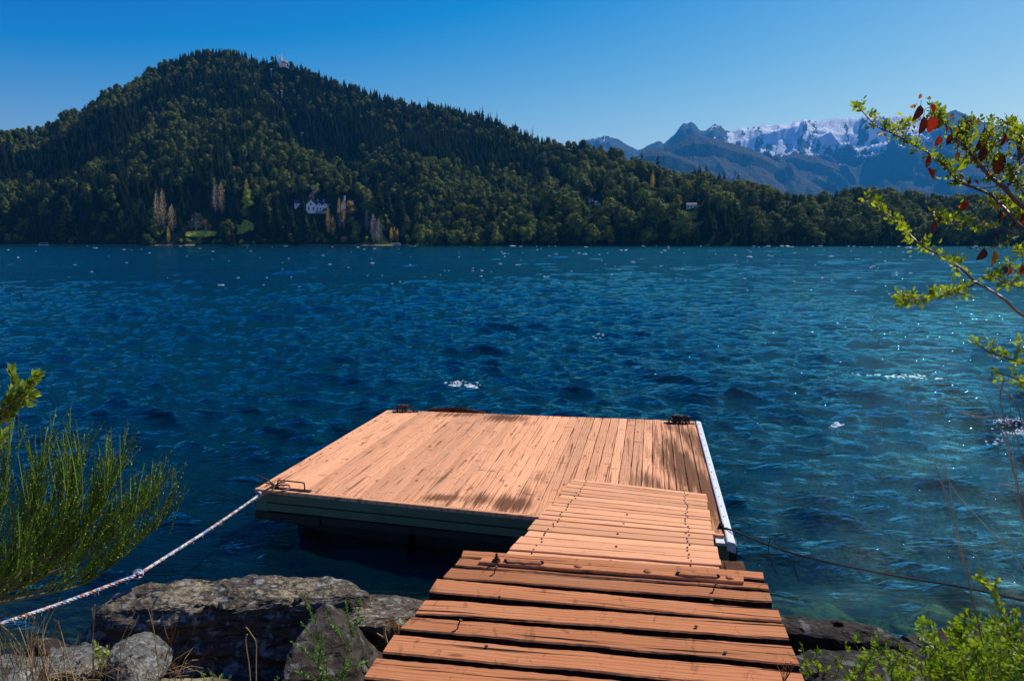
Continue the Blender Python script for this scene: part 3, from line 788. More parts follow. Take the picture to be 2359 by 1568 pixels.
for u in (.05, .5, .93):
    m_ = MB(); a, b_ = RQ(u, .015) - Vector((0, 0, .036)), RQ(u, 1.04) - Vector((0, 0, .036)); s = (RFR - RFL).normalized() * .035
    m_.hexa([a - s, a + s, b_ + s, b_ - s], 0, [a - s - Vector((0, 0, .01)), a + s - Vector((0, 0, .01)), b_ + s - Vector((0, 0, .11)), b_ - s - Vector((0, 0, .11))]); m_.build('stringer', M_rot, ramp)

# ------------------------------------------------------------------ walkway of old sleepers
WZ = .92
T = [((1068, 1266), (1757, 1316), (1063, 1281), (1760, 1333)),
     ((1061, 1284), (1767, 1342), (1048, 1301), (1772, 1357)),
     ((1043, 1304), (1772, 1363), (1020, 1329), (1779, 1385)),
     ((1008, 1331), (1792, 1402), (989, 1361), (1801, 1430)),
     ((981, 1379), (1804, 1434), (957, 1411), (1818, 1470)),
     ((950, 1419), (1822, 1486), (921, 1447), (1842, 1530)),
     ((909, 1460), (1845, 1545), (881, 1501), (1862, 1592)),
     ((868, 1514), (1866, 1608), (838, 1560), (1888, 1660)),
     ((826, 1578), (1890, 1684), (790, 1636), (1915, 1745)),
     ((775, 1660), (1920, 1770), (730, 1730), (1950, 1840))]
walk = empty('walkway', wz(1400, 1450, .3), 'old reddish brown sleeper walkway with wide dark gaps between planks', 'walkway')
rnd = random.Random(3); wps = []
for i, (tl, tr, bl, br) in enumerate(T):
    a, b_, c, d = (wz(*q, WZ) for q in (tl, tr, bl, br))
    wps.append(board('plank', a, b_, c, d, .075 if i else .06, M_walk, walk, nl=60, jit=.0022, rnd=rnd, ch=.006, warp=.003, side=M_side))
# joining board with hinge bars and bolts
hz = WZ + .016
hb = board('joint_board', wz(1112, 1283, hz), wz(1713, 1327, hz), wz(1103, 1293, hz), wz(1713, 1339, hz), .014, M_walk, walk, nl=30, jit=.0015, rnd=rnd, ch=.003)
for (x0, y0, x1, y1) in ((1168, 1287, 1247, 1293), (1564, 1317, 1652, 1324)):
    board('hinge_bar', wz(x0, y0, hz + .010), wz(x1, y1 - 1, hz + .010), wz(x0, y0 + 5, hz + .010), wz(x1, y1 + 4, hz + .010), .009, M_walk, walk, nl=6, rnd=rnd, ch=.003)
    for xx, yy in ((x0 - 2, y0 + 3), (x1 + 2, y1 + 2)):
        m_ = MB(); m_.blob(wz(xx, yy, hz + .006), .011, 6, (1, 1, .9), .25, rnd); m_.build('bolt', M_rust, walk)
for (x, y) in ((1332, 1304), (1492, 1316), (1682, 1330)):
    m_ = MB(); m_.blob(wz(x, y, hz), .022, 7, (1, 1, .45), .02, rnd); m_.build('bolt', M_walk, walk, True)
p = wz(1144, 1292, hz); m_ = MB(); m_.tube([p, p + Vector((0, 0, .008))], .022, 6); m_.tube([p, p + Vector((0, 0, .02))], .013, 6); m_.tube([p, p + Vector((0, 0, .04))], .007, 8); m_.build('bolt', M_rust, walk)
for (x, y, bent) in ((1054, 1448, 1), (1138, 1322, 1), (1643, 1362, 1), (1671, 1506, 0), (1604, 1446, 0), (1640, 1385, 0), (1150, 1378, 0), (1120, 1492, 0)):
    p = wz(x, y, WZ); m_ = MB(); h = .03 * bent + .006
    m_.tube([p, p + Vector((.004 * bent, 0, h * .6)), p + Vector((.012 * bent, .003, h))], [.0035, .0035, .003], 6)
    m_.tube([p + Vector((.012 * bent, .003, h)), p + Vector((.014 * bent, .003, h + .003))], .008, 7); m_.build('nail', M_rust, walk)
for u, px0, px1 in ((0, 1130, 960), (1, 1690, 1820)):
    a, b_ = wz(px0, 1292, WZ - .078), wz(px1, 1700, WZ - .078); s = Vector((.05, 0, 0))
    m_ = MB(); m_.hexa([a - s, a + s, b_ + s, b_ - s], .16); m_.build('beam', M_rot, walk)
for px0 in (1170, 1660):
    a = wz(px0, 1300, WZ - .24); m_ = MB(); m_.box((a.x - .06, a.y - .06, -.6), (a.x + .06, a.y + .06, a.z)); m_.build('post', M_rot, walk)

# ------------------------------------------------------------------ ropes
def ropemat(name, base, c1, c2):
    m, nt, b = newmat(name); g = N(nt); v = g.coord('Object')
    vo = g.n('ShaderNodeTexVoronoi'); vo.inputs['Scale'].default_value = 55; g.l(v, vo.inputs[0])
    sp_ = g.n('ShaderNodeSeparateColor'); g.l(vo.outputs['Color'], sp_.inputs[0])
    c = g.ramp(sp_.outputs[0], [(0, base), (.52, base), (.55, c1), (.74, c1), (.78, c2), (1, c2)], 'CONSTANT')
    n = g.noise(v, 160, 3); c = g.mix(g.math('MULTIPLY', n, .45), c, (.25, .2, .15))
    g.l(c, b.inputs['Base Color']); b.inputs['Roughness'].default_value = .9; g.l(g.bump(n, 1, .004), b.inputs['Normal']); return m
M_rope = ropemat('tricolour_rope', (.74, .70, .66), (.50, .14, .09), (.10, .26, .55))
def rope(path, r, mat, name, label, knots=(), fuzz=0, seed=1, turns=90):
    q = random.Random(seed); P = catmull(path, 60); root = empty(name, P[0], label, 'rope')
    m_ = MB(); acc = 0
    # three twisted strands
    for s_ in range(3):
        pts = []; acc = 0
        for i, p in enumerate(P):
            if i: acc += (P[i] - P[i - 1]).length
            d = (P[min(i + 1, len(P) - 1)] - P[max(i - 1, 0)]).normalized(); a = d.cross(Vector((0, 0, 1))).normalized(); b2 = d.cross(a)
            t = acc * turns + s_ * 2.094; pts.append(p + (a * math.cos(t) + b2 * math.sin(t)) * r * .42)
        m_.tube(pts, r * .62, 6)
    m_.build('strand', mat, root, True)
    for (p, k) in knots:
        m2 = MB(); p = Vector(p)
        for a in range(4):
            ax = Vector((q.uniform(-1, 1), q.uniform(-1, 1), q.uniform(-1, 1))).normalized(); bx = ax.cross(Vector((.2, .1, 1))).normalized(); cx = ax.cross(bx)
            m2.tube([p + ax * q.uniform(-.5, .5) * k + (bx * math.cos(t) + cx * math.sin(t)) * k for t in np.linspace(0, 6.28, 12)], r * .75, 6)
        m2.build('knot', mat, root, True)
    if fuzz:
        m3 = MB()
        for k in range(fuzz):
            p = P[q.randrange(len(P))]; d = Vector((q.uniform(-1, 1), q.uniform(-1, 1), q.uniform(-1, .6)))
            m3.tube([p, p + d * .012, p + d * .02 + Vector((0, 0, -.006))], [.0016, .0013, .0008], 4)
        m3.build('frayed_fibres', mat, root)
    return root
ka = wd(597, 1140, 6.62); kb = wz(318, 1322, .515); kc = wd(-30, 1446, 4.0)
def sag(a, b, s, n=6): return [a.lerp(b, i / n) - Vector((0, 0, s * math.sin(math.pi * i / n))) for i in range(n + 1)]
rope(sag(ka, kb, .012) + sag(kb, kc, .01)[1:], .0105, M_rope, 'mooring_rope', 'white rope with red and blue flecks from the dock corner to the left edge', [(ka, .024), (kb, .024)], 160, 2)
# short loop to the near left cleat, and the dark line tied there
m_ = MB(); cl_ = wz(640, 1118, DZ + .055)
m_.tube(catmull([ka, ka.lerp(cl_, .5) + Vector((-.01, 0, .01)), cl_, cl_ + Vector((.09, 0, .005)), cl_ + Vector((.10, -.03, -.02)), cl_ + Vector((.03, -.06, -.035)), ka.lerp(cl_, .4) + Vector((.03, -.02, -.01)), ka + Vector((.02, 0, -.01))], 8), .0085, 7)
tag(m_.build('rope_loop', simple('weathered_rope', (.40, .20, .12), .9, 0, .35, 90, .4), None, True), 'brown doubled rope loop round the near left cleat of the dock', 'rope')
m_ = MB(); q = random.Random(8)
for (dx_, dy_, dz_) in ((-.16, .05, .075), (-.12, -.02, .03), (.10, .02, .02), (-.02, -.08, -.01), (.02, -.10, -.03)):
    e = cl_ + Vector((-.04 + dx_, dy_, dz_)); s = cl_ + Vector((-.02, 0, .0))
    m_.tube(catmull([s, s.lerp(e, .5) + Vector((0, 0, .012)), e], 5), [.006] * 10 + [.004], 5)
for k in range(5): m_.blob(cl_ + Vector((-.03 + q.uniform(-.025, .025), q.uniform(-.03, .03), -.01 + q.uniform(-.015, .015))), .015, 6, (1, 1, 1), .3, q)
tag(m_.build('dark_line', M_rust, None), 'dark frayed line knotted at the near left corner of the dock', 'rope')
# black line to the right bank
P0 = wz(1655, 1213, .43); pts_px = [(1690, 1222, 5.7), (1790, 1262, 5.3), (1900, 1292, 5.0), (2060, 1325, 4.6), (2220, 1352, 4.3), (2420, 1396, 3.9)]
br_ = rope([P0] + [wd(*p) for p in pts_px], .0075, M_blackrope, 'black_mooring_rope', 'black rope hanging from the right dock corner towards the right bank', [(P0 + Vector((.02, 0, .01)), .016)], 0, 3)
m_ = MB()
for pl in ([(1770, 1255, 5.35), (1772, 1270, 5.35), (1778, 1290, 5.35), (1788, 1320, 5.4)], [(1800, 1266, 5.25), (1822, 1282, 5.25), (1832, 1310, 5.25), (1840, 1338, 5.3)], [(1770, 1255, 5.35), (1776, 1240, 5.3), (1786, 1250, 5.3), (1810, 1270, 5.2)]):
    m_.tube(catmull([wd(*p) for p in pl], 5), .0035, 5)
m_.build('loose_thread', M_blackrope, br_)

# ------------------------------------------------------------------ rocks
import bmesh
def rock(name, pts, label, mat, cuts=4, amp=.05, seed=0, strata=.03, edge=.09, sm=True):
    bm = bmesh.new()
    for p in pts: bm.verts.new(p)
    bmesh.ops.convex_hull(bm, input=bm.verts[:])
    loose = [v for v in bm.verts if not v.link_faces]
    if loose: bmesh.ops.delete(bm, geom=loose, context='VERTS')
    bmesh.ops.triangulate(bm, faces=bm.faces[:])
    for _ in range(9):
        le = [e for e in bm.edges if e.calc_length() > edge]
        if not le: break
        bmesh.ops.subdivide_edges(bm, edges=le, cuts=1); bmesh.ops.triangulate(bm, faces=[f for f in bm.faces if len(f.verts) > 3])
    for _ in range(2): bmesh.ops.smooth_vert(bm, verts=bm.verts[:], factor=.4, use_axis_x=True, use_axis_y=True, use_axis_z=True)
    bmesh.ops.subdivide_edges(bm, edges=bm.edges[:], cuts=1, use_grid_fill=True)
    bmesh.ops.triangulate(bm, faces=[f for f in bm.faces if len(f.verts) > 3])
    bm.normal_update(); off = Vector((seed * 7.3, seed * 3.1, seed * 1.7)); new = []
    for v in bm.verts:
        p = v.co; n = v.normal
        a = mn.fractal(p * 3.2 + off, 1.0, 2.1, 6) * amp
        q = Vector((p.x * 1.2, p.y * 1.5, p.z * 9)) + off
        st = math.tanh(mn.noise(q * 1.3) * 3.5) * strata * .75
        v2 = abs(mn.fractal(Vector((p.x * 9, p.y * 9, p.z * 16)) + off, .9, 2.1, 4)) * .016
        new.append(p + n * (a + st * (1 - abs(n.z) * .6) - v2))
    for v, p in zip(bm.verts, new): v.co = p
    c = sum((v.co for v in bm.verts), Vector()) / len(bm.verts)
    for v in bm.verts: v.co -= c
    me = bpy.data.meshes.new(name); bm.to_mesh(me); bm.free(); me.materials.append(mat)
    o = bpy.data.objects.new(name, me); COL.objects.link(o); o.location = c; WM[o.name] = Matrix.Translation(c)
    return tag(o, label, 'rock')
MR1 = rockmat('slab_rock', (.085, .07, .052), (.33, .28, .17), .8, 9)
MR2 = rockmat('pointed_rock', (.04, .032, .025), (.13, .10, .07), .35, 6)
MR3 = rockmat('lichen_rock', (.11, .11, .10), (.26, .26, .22), .8, 14)
MR4 = rockmat('dark_rock', (.022, .019, .016), (.12, .10, .06), .4, 7)
def lowpts(L, dz): return [Vector((p.x, p.y, dz)) for p in L]
bk_ = [wz(*p, .45) for p in ((275, 1350), (330, 1336), (420, 1328), (560, 1322), (700, 1324), (785, 1334), (835, 1358), (860, 1372))]
ft = [wz(*p, .40) for p in ((225, 1402), (330, 1405), (500, 1408), (700, 1404), (850, 1400))]
rock('slab_rock', bk_ + ft + lowpts(bk_, -.4) + [p + Vector((0, -.02, -.75)) for p in ft] + [wd(170, 1470, 4.6), wd(160, 1540, 4.45), wd(215, 1425, 4.7)],
     'long flat topped rock slab lying behind the pointed rock, left of the walkway', MR1, amp=.035, seed=2, strata=.04, edge=.075)
bk2 = [wz(*p, .36) for p in ((845, 1368), (900, 1371), (1000, 1388), (1100, 1392))]; ft2 = [wz(*p, .30) for p in ((800, 1405), (870, 1422), (980, 1432), (1080, 1436))]
rock('ledge_rock', bk2 + ft2 + lowpts(bk2, -.4) + [p + Vector((0, .05, -.5)) for p in ft2] + [wd(805, 1440, 4.2), wd(865, 1440, 4.2)], 'grey rock ledge running under the left side of the walkway', MR1, amp=.03, seed=5, strata=.035, edge=.07)
ap = [wy(*p) for p in ((757, 1378, 3.95), (724, 1386, 3.9), (772, 1386, 4.0), (800, 1425, 4.02), (850, 1462, 4.02), (880, 1500, 3.9), (868, 1530, 3.72), (690, 1450, 3.85), (668, 1500, 3.6), (650, 1580, 3.4), (848, 1590, 3.5), (776, 1440, 3.72), (900, 1560, 3.9))]
rock('pointed_rock', ap + [Vector((p.x, p.y + .15, -.1)) for p in ap], 'brown pointed rock standing right behind the leafy green sprig', MR2, amp=.03, seed=8, strata=.018, edge=.06)
r1 = [wy(*p) for p in ((287, 1480, 3.35), (258, 1488, 3.33), (247, 1500, 3.3), (240, 1580, 3.2), (325, 1505, 3.3), (357, 1528, 3.3), (346, 1570, 3.2), (300, 1530, 3.15), (270, 1570, 3.1), (335, 1600, 3.1))]
rock('lichen_rock', r1 + [p + Vector((0, .22, -.05)) for p in r1], 'small upright grey rock speckled with lichen among the dry grass', MR3, amp=.02, seed=11, strata=.01, edge=.035)
r2 = [wy(*p) for p in ((148, 1508, 3.35), (112, 1520, 3.3), (60, 1530, 3.3), (190, 1540, 3.3), (192, 1590, 3.2), (60, 1600, 3.1), (150, 1540, 3.15))]
rock('lichen_rock', r2 + [p + Vector((0, .25, -.05)) for p in r2], 'rounded grey lichen rock at the bottom left behind the grass stalks', MR3, amp=.02, seed=14, strata=.01, edge=.04)
r3 = [wy(*p) for p in ((-60, 1536, 3.2), (0, 1534, 3.2), (50, 1534, 3.2), (85, 1548, 3.2), (90, 1600, 3.1), (-60, 1600, 3.0))]
rock('lichen_rock', r3 + [p + Vector((0, .2, -.05)) for p in r3], 'flat grey rock in the very bottom left corner', MR3, amp=.02, seed=17, strata=.01, edge=.04)
r4 = [wy(*p) for p in ((108, 1464, 3.95), (62, 1478, 3.9), (133, 1476, 3.9), (156, 1492, 3.9), (49, 1530, 3.8), (165, 1530, 3.8), (100, 1500, 3.75))]
rock('dark_rock', r4 + [p + Vector((0, .3, -.25)) for p in r4], 'dark wet rock at the waterline left of the slab', MR4, amp=.025, seed=20, strata=.015, edge=.05)
k1 = [wz(*p, .40) for p in ((1770, 1412), (1850, 1414), (1950, 1422), (2035, 1438), (2066, 1456))]
rock('dark_rock', k1 + [p + Vector((0, -.10, -.03)) for p in k1] + [p + Vector((0, -.12, -.7)) for p in k1] + [p + Vector((0, .2, -.6)) for p in k1] + [Vector((1.1, 4.2, .38))],
     'dark rock right of the walkway with a thin sunlit rim', MR4, amp=.022, seed=24, strata=.012, edge=.07)
k2 = [wz(*p, .36) for p in ((2060, 1462), (2150, 1450), (2240, 1436), (2330, 1430), (2420, 1436))]
rock('dark_rock', k2 + [p + Vector((0, -.25, -.02)) for p in k2] + [p + Vector((0, -.3, -.5)) for p in k2] + [p + Vector((0, .15, -.5)) for p in k2],
     'low dark rock at the right edge behind the leafy rose shrub', MR4, amp=.03, seed=26, strata=.02, edge=.08)
k3 = [wy(*p) for p in ((1865, 1545, 3.3), (1930, 1530, 3.4), (2030, 1525, 3.4), (2150, 1530, 3.4), (2160, 1640, 3.0), (1870, 1640, 3.0))]
rock('dark_rock', k3 + [p + Vector((0, .3, -.1)) for p in k3], 'dark mossy rock at the bottom right beside the walkway', MR4, amp=.03, seed=29, strata=.02, edge=.06)
# stones seen through the shallow water
MR5 = rockmat('submerged_rock', (.30, .27, .12), (.55, .50, .22), .7, 5)
q = random.Random(31); protos = []
for k in range(4):
    pts = [Vector((q.uniform(-1, 1) * .28, q.uniform(-1, 1) * .22, q.uniform(-.5, 1) * .13)) for _ in range(14)]
    protos.append(rock('submerged_stone', pts, 'pale stone lying under the clear shallow water', MR5, amp=.02, seed=40 + k, strata=.006, edge=.08))
spots = [(q.uniform(1790, 2330), q.uniform(1240, 1435)) for _ in range(34)] + [(q.uniform(120, 420), q.uniform(1330, 1500)) for _ in range(18)]
for k, (px, py) in enumerate(spots):
    P_ = wz(px, py, -.25); z = float(bedz(np.array(P_.x), np.array(P_.y)))
    o = protos[k] if k < 4 else protos[k % 4].copy()
    if k >= 4: COL.objects.link(o)
    o.location = (P_.x, P_.y, z + .03); o.rotation_euler = (q.uniform(-.2, .2), q.uniform(-.2, .2), q.uniform(0, 6.28)); s = q.uniform(.5, 1.35); o.scale = (s, s, s * .8)
    tag(o, 'pale stone lying under the clear shallow water', 'stone', 'stones under the shallow water')
# ------------------------------------------------------------------ trees
MT_con = treemat('conifer_needles', (.014, .036, .014), (.075, .115, .032))
MT_bro = treemat('coihue_leaves', (.018, .042, .007), (.20, .23, .034))
MT_pale = treemat('autumn_poplar_leaves', (.30, .22, .12), (.50, .38, .22), .45)
MT_gold = treemat('golden_leaves', (.36, .26, .03), (.65, .48, .05), .5)
MT_lime = treemat('lime_leaves', (.20, .30, .02), (.40, .52, .04), .5)
MT_grey = treemat('bare_grey_twigs', (.18, .17, .16), (.36, .33, .31), .3)
MT_red = treemat('red_leaves', (.25, .03, .01), (.4, .06, .02), .3)
MT_tan = treemat('tan_leaves', (.26, .19, .06), (.42, .30, .10), .45)
def conifer_mb(H, Rr, nl, seed, thin=1.0, base=.08):
    q = random.Random(seed); m_ = MB()
    lean = (q.uniform(-.02, .02), q.uniform(-.02, .02))
    for i in range(nl):
        t = base + (1 - base) * (i / nl) ** .92; z = H * t; rr = Rr * (1 - t) ** .8 * q.uniform(.75, 1.18) + .12
        nb_ = max(3, int(7 * (1 - t) + 3)); a0 = q.uniform(0, 6.28)
        for k in range(nb_):
            if q.random() > thin: continue
            a = a0 + 6.283 * k / nb_ + q.uniform(-.35, .35); L = rr * q.uniform(.65, 1.2)
            d = Vector((math.cos(a), math.sin(a), q.uniform(-.28, .05))); o = Vector((lean[0] * z, lean[1] * z, z)); s = Vector((-d.y, d.x, 0)); w_ = L * .36 + .18
            e = o + d * L; mid = o + d * L * .55 + Vector((0, 0, .12 * L))
            m_.add([o, mid + s * w_, e + Vector((0, 0, -.1 * L)), mid - s * w_], [(0, 1, 2, 3)])
            dn = Vector((0, 0, -1)) * (w_ * .8)
            m_.add([o, mid + dn, e, mid + Vector((0, 0, .25))], [(0, 1, 2, 3)])
    m_.add([(-.15, 0, H * .93), (.15, 0, H * .93), (lean[0] * H, lean[1] * H, H * 1.04)], [(0, 1, 2)])
    return m_
def broad_mb(H, Rr, nlobe, seed, cards=42, card=1.25, z0=.35, core=True):
    q = random.Random(seed); m_ = MB()
    for i in range(nlobe):
        a = q.uniform(0, 6.28); h = z0 + (1 - z0) * (i + .5) / nlobe; env = math.sin(min(1, (h - z0) / (1 - z0) * .85 + .25) * math.pi) ** .6
        rad = Rr * env * q.uniform(.25, .8); c = Vector((math.cos(a) * rad, math.sin(a) * rad, H * h - H * .08)); lr = Rr * q.uniform(.38, .6)
        if core: m_.blob(c, lr * .72, 4, (1, 1, .8), .15, q)
        for k in range(cards):
            d = Vector((q.gauss(0, 1), q.gauss(0, 1), q.gauss(.25, .9))).normalized(); p = c + Vector((d.x, d.y, d.z * .8)) * lr * q.uniform(.75, 1.18)
            u = d.cross(Vector((q.uniform(-1, 1), q.uniform(-1, 1), q.uniform(-1, 1)))).normalized(); w_ = d.cross(u); s = card * q.uniform(.35, .8)
            n_ = (d * q.uniform(.0, .9))
            m_.add([p - u * s, p - w_ * s * .6 + n_ * s * .5, p + u * s, p + w_ * s * .6 - n_ * s * .3], [(0, 1, 2, 3)])
    return m_
def column_mb(H, Rr, seed, n=420, z0=.05):
    q = random.Random(seed); m_ = MB()
    for k in range(n):
        t = q.random() ** .9; z = H * (z0 + (1 - z0) * t); rr = Rr * (math.sin(min(1, t * .92 + .12) * math.pi) ** .55) * q.uniform(.2, 1)
        a = q.uniform(0, 6.28); p = Vector((math.cos(a) * rr, math.sin(a) * rr, z)); L = q.uniform(.8, 1.7); d = Vector((math.cos(a) * .25, math.sin(a) * .25, 1)).normalized()
        s = Vector((-math.sin(a), math.cos(a), q.uniform(-.3, .3))) * q.uniform(.14, .34); m_.add([p, p + d * L * .5 + s, p + d * L, p + d * L * .5 - s], [(0, 1, 2, 3)])
    return m_
def trunk_mb(H, r):
    m_ = MB(); m_.tube([(0, 0, -1.5), (0.05, 0, H * .4), (0, .08, H * .93)], [r, r * .7, r * .15], 6); return m_
def to_mesh(mb, name, mats, extra=None):
    v = list(mb.v); f = list(mb.f); mi = [0] * len(f)
    if extra is not None:
        n = len(v); v += extra.v; f += [tuple(i + n for i in k) for k in extra.f]; mi += [1] * len(extra.f)
    me = mesh(name, v, f, mats); me.polygons.foreach_set('material_index', mi); me.update(); return me
CON = [(17, 3.9, 24, 1), (20, 4.3, 28, 2), (14, 3.8, 20, 3), (19, 3.6, 26, 4)]
BRO = [(18, 7.4, 10, 5), (15, 6.4, 9, 6), (20, 8.4, 12, 7), (13, 7.6, 9, 8)]
con_me = [to_mesh(conifer_mb(*c[:3], c[3]), 'conifer', [MT_con, M_bark], trunk_mb(c[0], .3)) for c in CON]
bro_me = [to_mesh(broad_mb(c[0], c[1], c[2], c[3]), 'broadleaf_tree', [MT_bro, M_bark], trunk_mb(c[0] * .8, .35)) for c in BRO]

# where the trees stand
q = np.random.RandomState(77)
pts = []
a_lo, a_hi = pxaz(-260), pxaz(2620)
NTRY = 34000
aa = q.uniform(a_lo, a_hi, NTRY * 2); tt = q.uniform(0, 1.16, NTRY * 2)
Rs_ = lerp_tab(T_shore, aa); Rr_ = lerp_tab(T_ridge, aa); rr = Rs_ + (Rr_ - Rs_) * tt
keep = q.uniform(0, 1, NTRY * 2) < (rr * (Rr_ - Rs_)) / (1150 * 330.0)
aa, tt, rr = aa[keep], tt[keep], rr[keep]
zz = hill(aa, rr); xx = rr * np.sin(aa); yy = rr * np.cos(aa)
pxv0 = PW / 2 + FP * np.tan(aa) * .9922
cell = {}; sel = []
for i in range(len(xx)):
    cs_ = (5.4 if tt[i] < .6 else 4.8) if pxv0[i] < 1250 else 6.4
    k = (int(xx[i] // cs_), int(yy[i] // cs_), cs_)
    if k in cell: continue
    cell[k] = 1; sel.append(i)
sel = np.array(sel); aa, tt, rr, xx, yy, zz = (v_[sel] for v_ in (aa, tt, rr, xx, yy, zz))
pxv = np.array([proj(x, y, z) for x, y, z in zip(xx, yy, zz)])
# conifers high up on the left, round crowns lower and on the right
kn = fbm(xx / 90, yy / 90, 3, 61)
pc = .25 + .75 * sstep(.42, .75, tt + .25 * kn) * (pxv[:, 0] < 1300) + .35 * (kn > .12)
pc = np.where(pxv[:, 0] > 1300, .30 + .25 * (kn > .1), pc)
pc = np.where((pxv[:, 0] < 520) & (tt < .5), .62 + .5 * kn, pc)
iscon = q.uniform(0, 1, len(xx)) < pc
iscon &= ~((pxv[:, 0] < 330) & (tt > .8) & (q.uniform(0, 1, len(xx)) < .75))
drop = ~iscon & (q.uniform(0, 1, len(xx)) < np.where(pxv[:, 0] < 1250, .12, .36))
ridge_b = iscon & (tt > .8) & (q.uniform(0, 1, len(xx)) < .3)
iscon = iscon & ~ridge_b
hs_ = np.where(iscon, q.uniform(.5, 1.05, len(xx)), q.uniform(.55, 1.25, len(xx)))
hs_[drop] = 0
hs_ *= 1.12 - .30 * np.clip(tt, 0, 1)
hs_ *= np.where(~iscon & (pxv[:, 0] < 1250), .64, 1.0)
hs_ = hs_ * np.clip(1 + .25 * fbm(xx / 30, yy / 30, 2, 91), .6, 1.4)
var = q.randint(0, 4, len(xx)); rot = q.uniform(0, 6.28, len(xx))
Hh = np.where(iscon, np.array([c[0] for c in CON])[var], np.array([c[0] for c in BRO])[var]) * hs_
tops = np.array([proj(x, y, z + h) for x, y, z, h in zip(xx, yy, zz, Hh)])
# keep the silhouette where the photograph has it
silx = np.array([p[0] for p in SIL]); sily = np.array([p[1] for p in SIL])
jag = q.uniform(-.5, 5, len(xx)) - 5 * (q.uniform(0, 1, len(xx)) < .02)
over = tops[:, 1] < np.interp(tops[:, 0], silx, sily) + jag - 1
for i in np.where(over)[0]:
    want = np.interp(tops[i, 0], silx, sily) + jag[i] - 1
    cur = pxv[i, 1] - tops[i, 1]; new = pxv[i, 1] - want
    hs_[i] *= max(.0, new / cur)
ok = hs_ > .32
# openings: lawn, lodge, houses, and the chairlift line
CLEAR = [(546, 585, 504, 540, 'lawn'), (430, 500, 533, 545, 'm'), (704, 800, 452, 497, 'lodge'), (674, 702, 458, 478, 'wing'), (1576, 1612, 466, 480, 'h'), (1352, 1370, 455, 466, 'h2'), (1366, 1384, 462, 474, 'h3'),
         (785, 803, 540, 556, 'kiosk'), (355, 408, 450, 530, 'p'), (384, 394, 528, 560, 'p'), (489, 520, 432, 490, 'p'), (558, 586, 425, 500, 'p'), (430, 486, 500, 536, 'b'), (750, 776, 480, 545, 'p'), (777, 798, 462, 528, 'p'), (792, 822, 468, 500, 'o'), (852, 884, 496, 556, 'g'), (840, 852, 486, 528, 'g'), (896, 950, 527, 562, 'y'), (1497, 1509, 402, 434, 'p'), (714, 742, 428, 452, 't'), (690, 714, 455, 550, 'c'), (592, 632, 455, 550, 'c'), (626, 660, 476, 550, 'c'), (880, 928, 548, 566, 'j'), (640, 664, 100, 135, 'tower')]
tops = np.array([proj(x, y, z + h) for x, y, z, h in zip(xx, yy, zz, Hh * hs_ / np.maximum(.01, hs_))])
wpx = np.where(iscon, 3.2, 6.0) * hs_ / rr * FP
CR = [(c, onhill((c[0] + c[1]) / 2, c[3])) for c in CLEAR]
for (c, pt) in CR:
    rt = math.hypot(pt.x, pt.y)
    hit = (pxv[:, 0] + wpx > c[0]) & (pxv[:, 0] - wpx < c[1]) & (tops[:, 1] < c[3]) & (pxv[:, 1] > c[2]) & (rr < rt + 9)
    ok &= ~hit
vc_ = np.interp(tt, [0, .25, .5, .8, 1], [960, 820, 730, 665, 625])
ok &= ~((np.abs(pxv[:, 0] - vc_ + 4) < 4.5) & (tt > .45))
inside = (pxv[:, 0] > 0) & (pxv[:, 0] < PW)
def vis_size(i): return Hh[i] / rr[i] * (1.0 if tt[i] > .97 or tt[i] < .1 else .8)
idx = [i for i in range(len(xx)) if ok[i]]
ci = sorted([i for i in idx if iscon[i] and inside[i]], key=lambda i: -Hh[i] * hs_[i] / rr[i])[:290]
bi = sorted([i for i in idx if not iscon[i] and inside[i]], key=lambda i: -Hh[i] * hs_[i] / rr[i])[:290]
near = set(ci) | set(bi)
for i in ci + bi:
    me = con_me[var[i]] if iscon[i] else bro_me[var[i]]
    o = bpy.data.objects.new('conifer' if iscon[i] else 'broadleaf_tree', me); COL.objects.link(o)
    o.location = (xx[i], yy[i], zz[i] - .3); o.rotation_euler = (0, 0, rot[i]); s = hs_[i]; o.scale = (s * q.uniform(.85, 1.15), s * q.uniform(.85, 1.15), s)
    if iscon[i]: tag(o, 'dark narrow conifer in the forest across the lake', 'tree', 'conifers of the far forest')
    else: tag(o, 'round olive green tree in the forest across the lake', 'tree', 'round trees of the far forest')
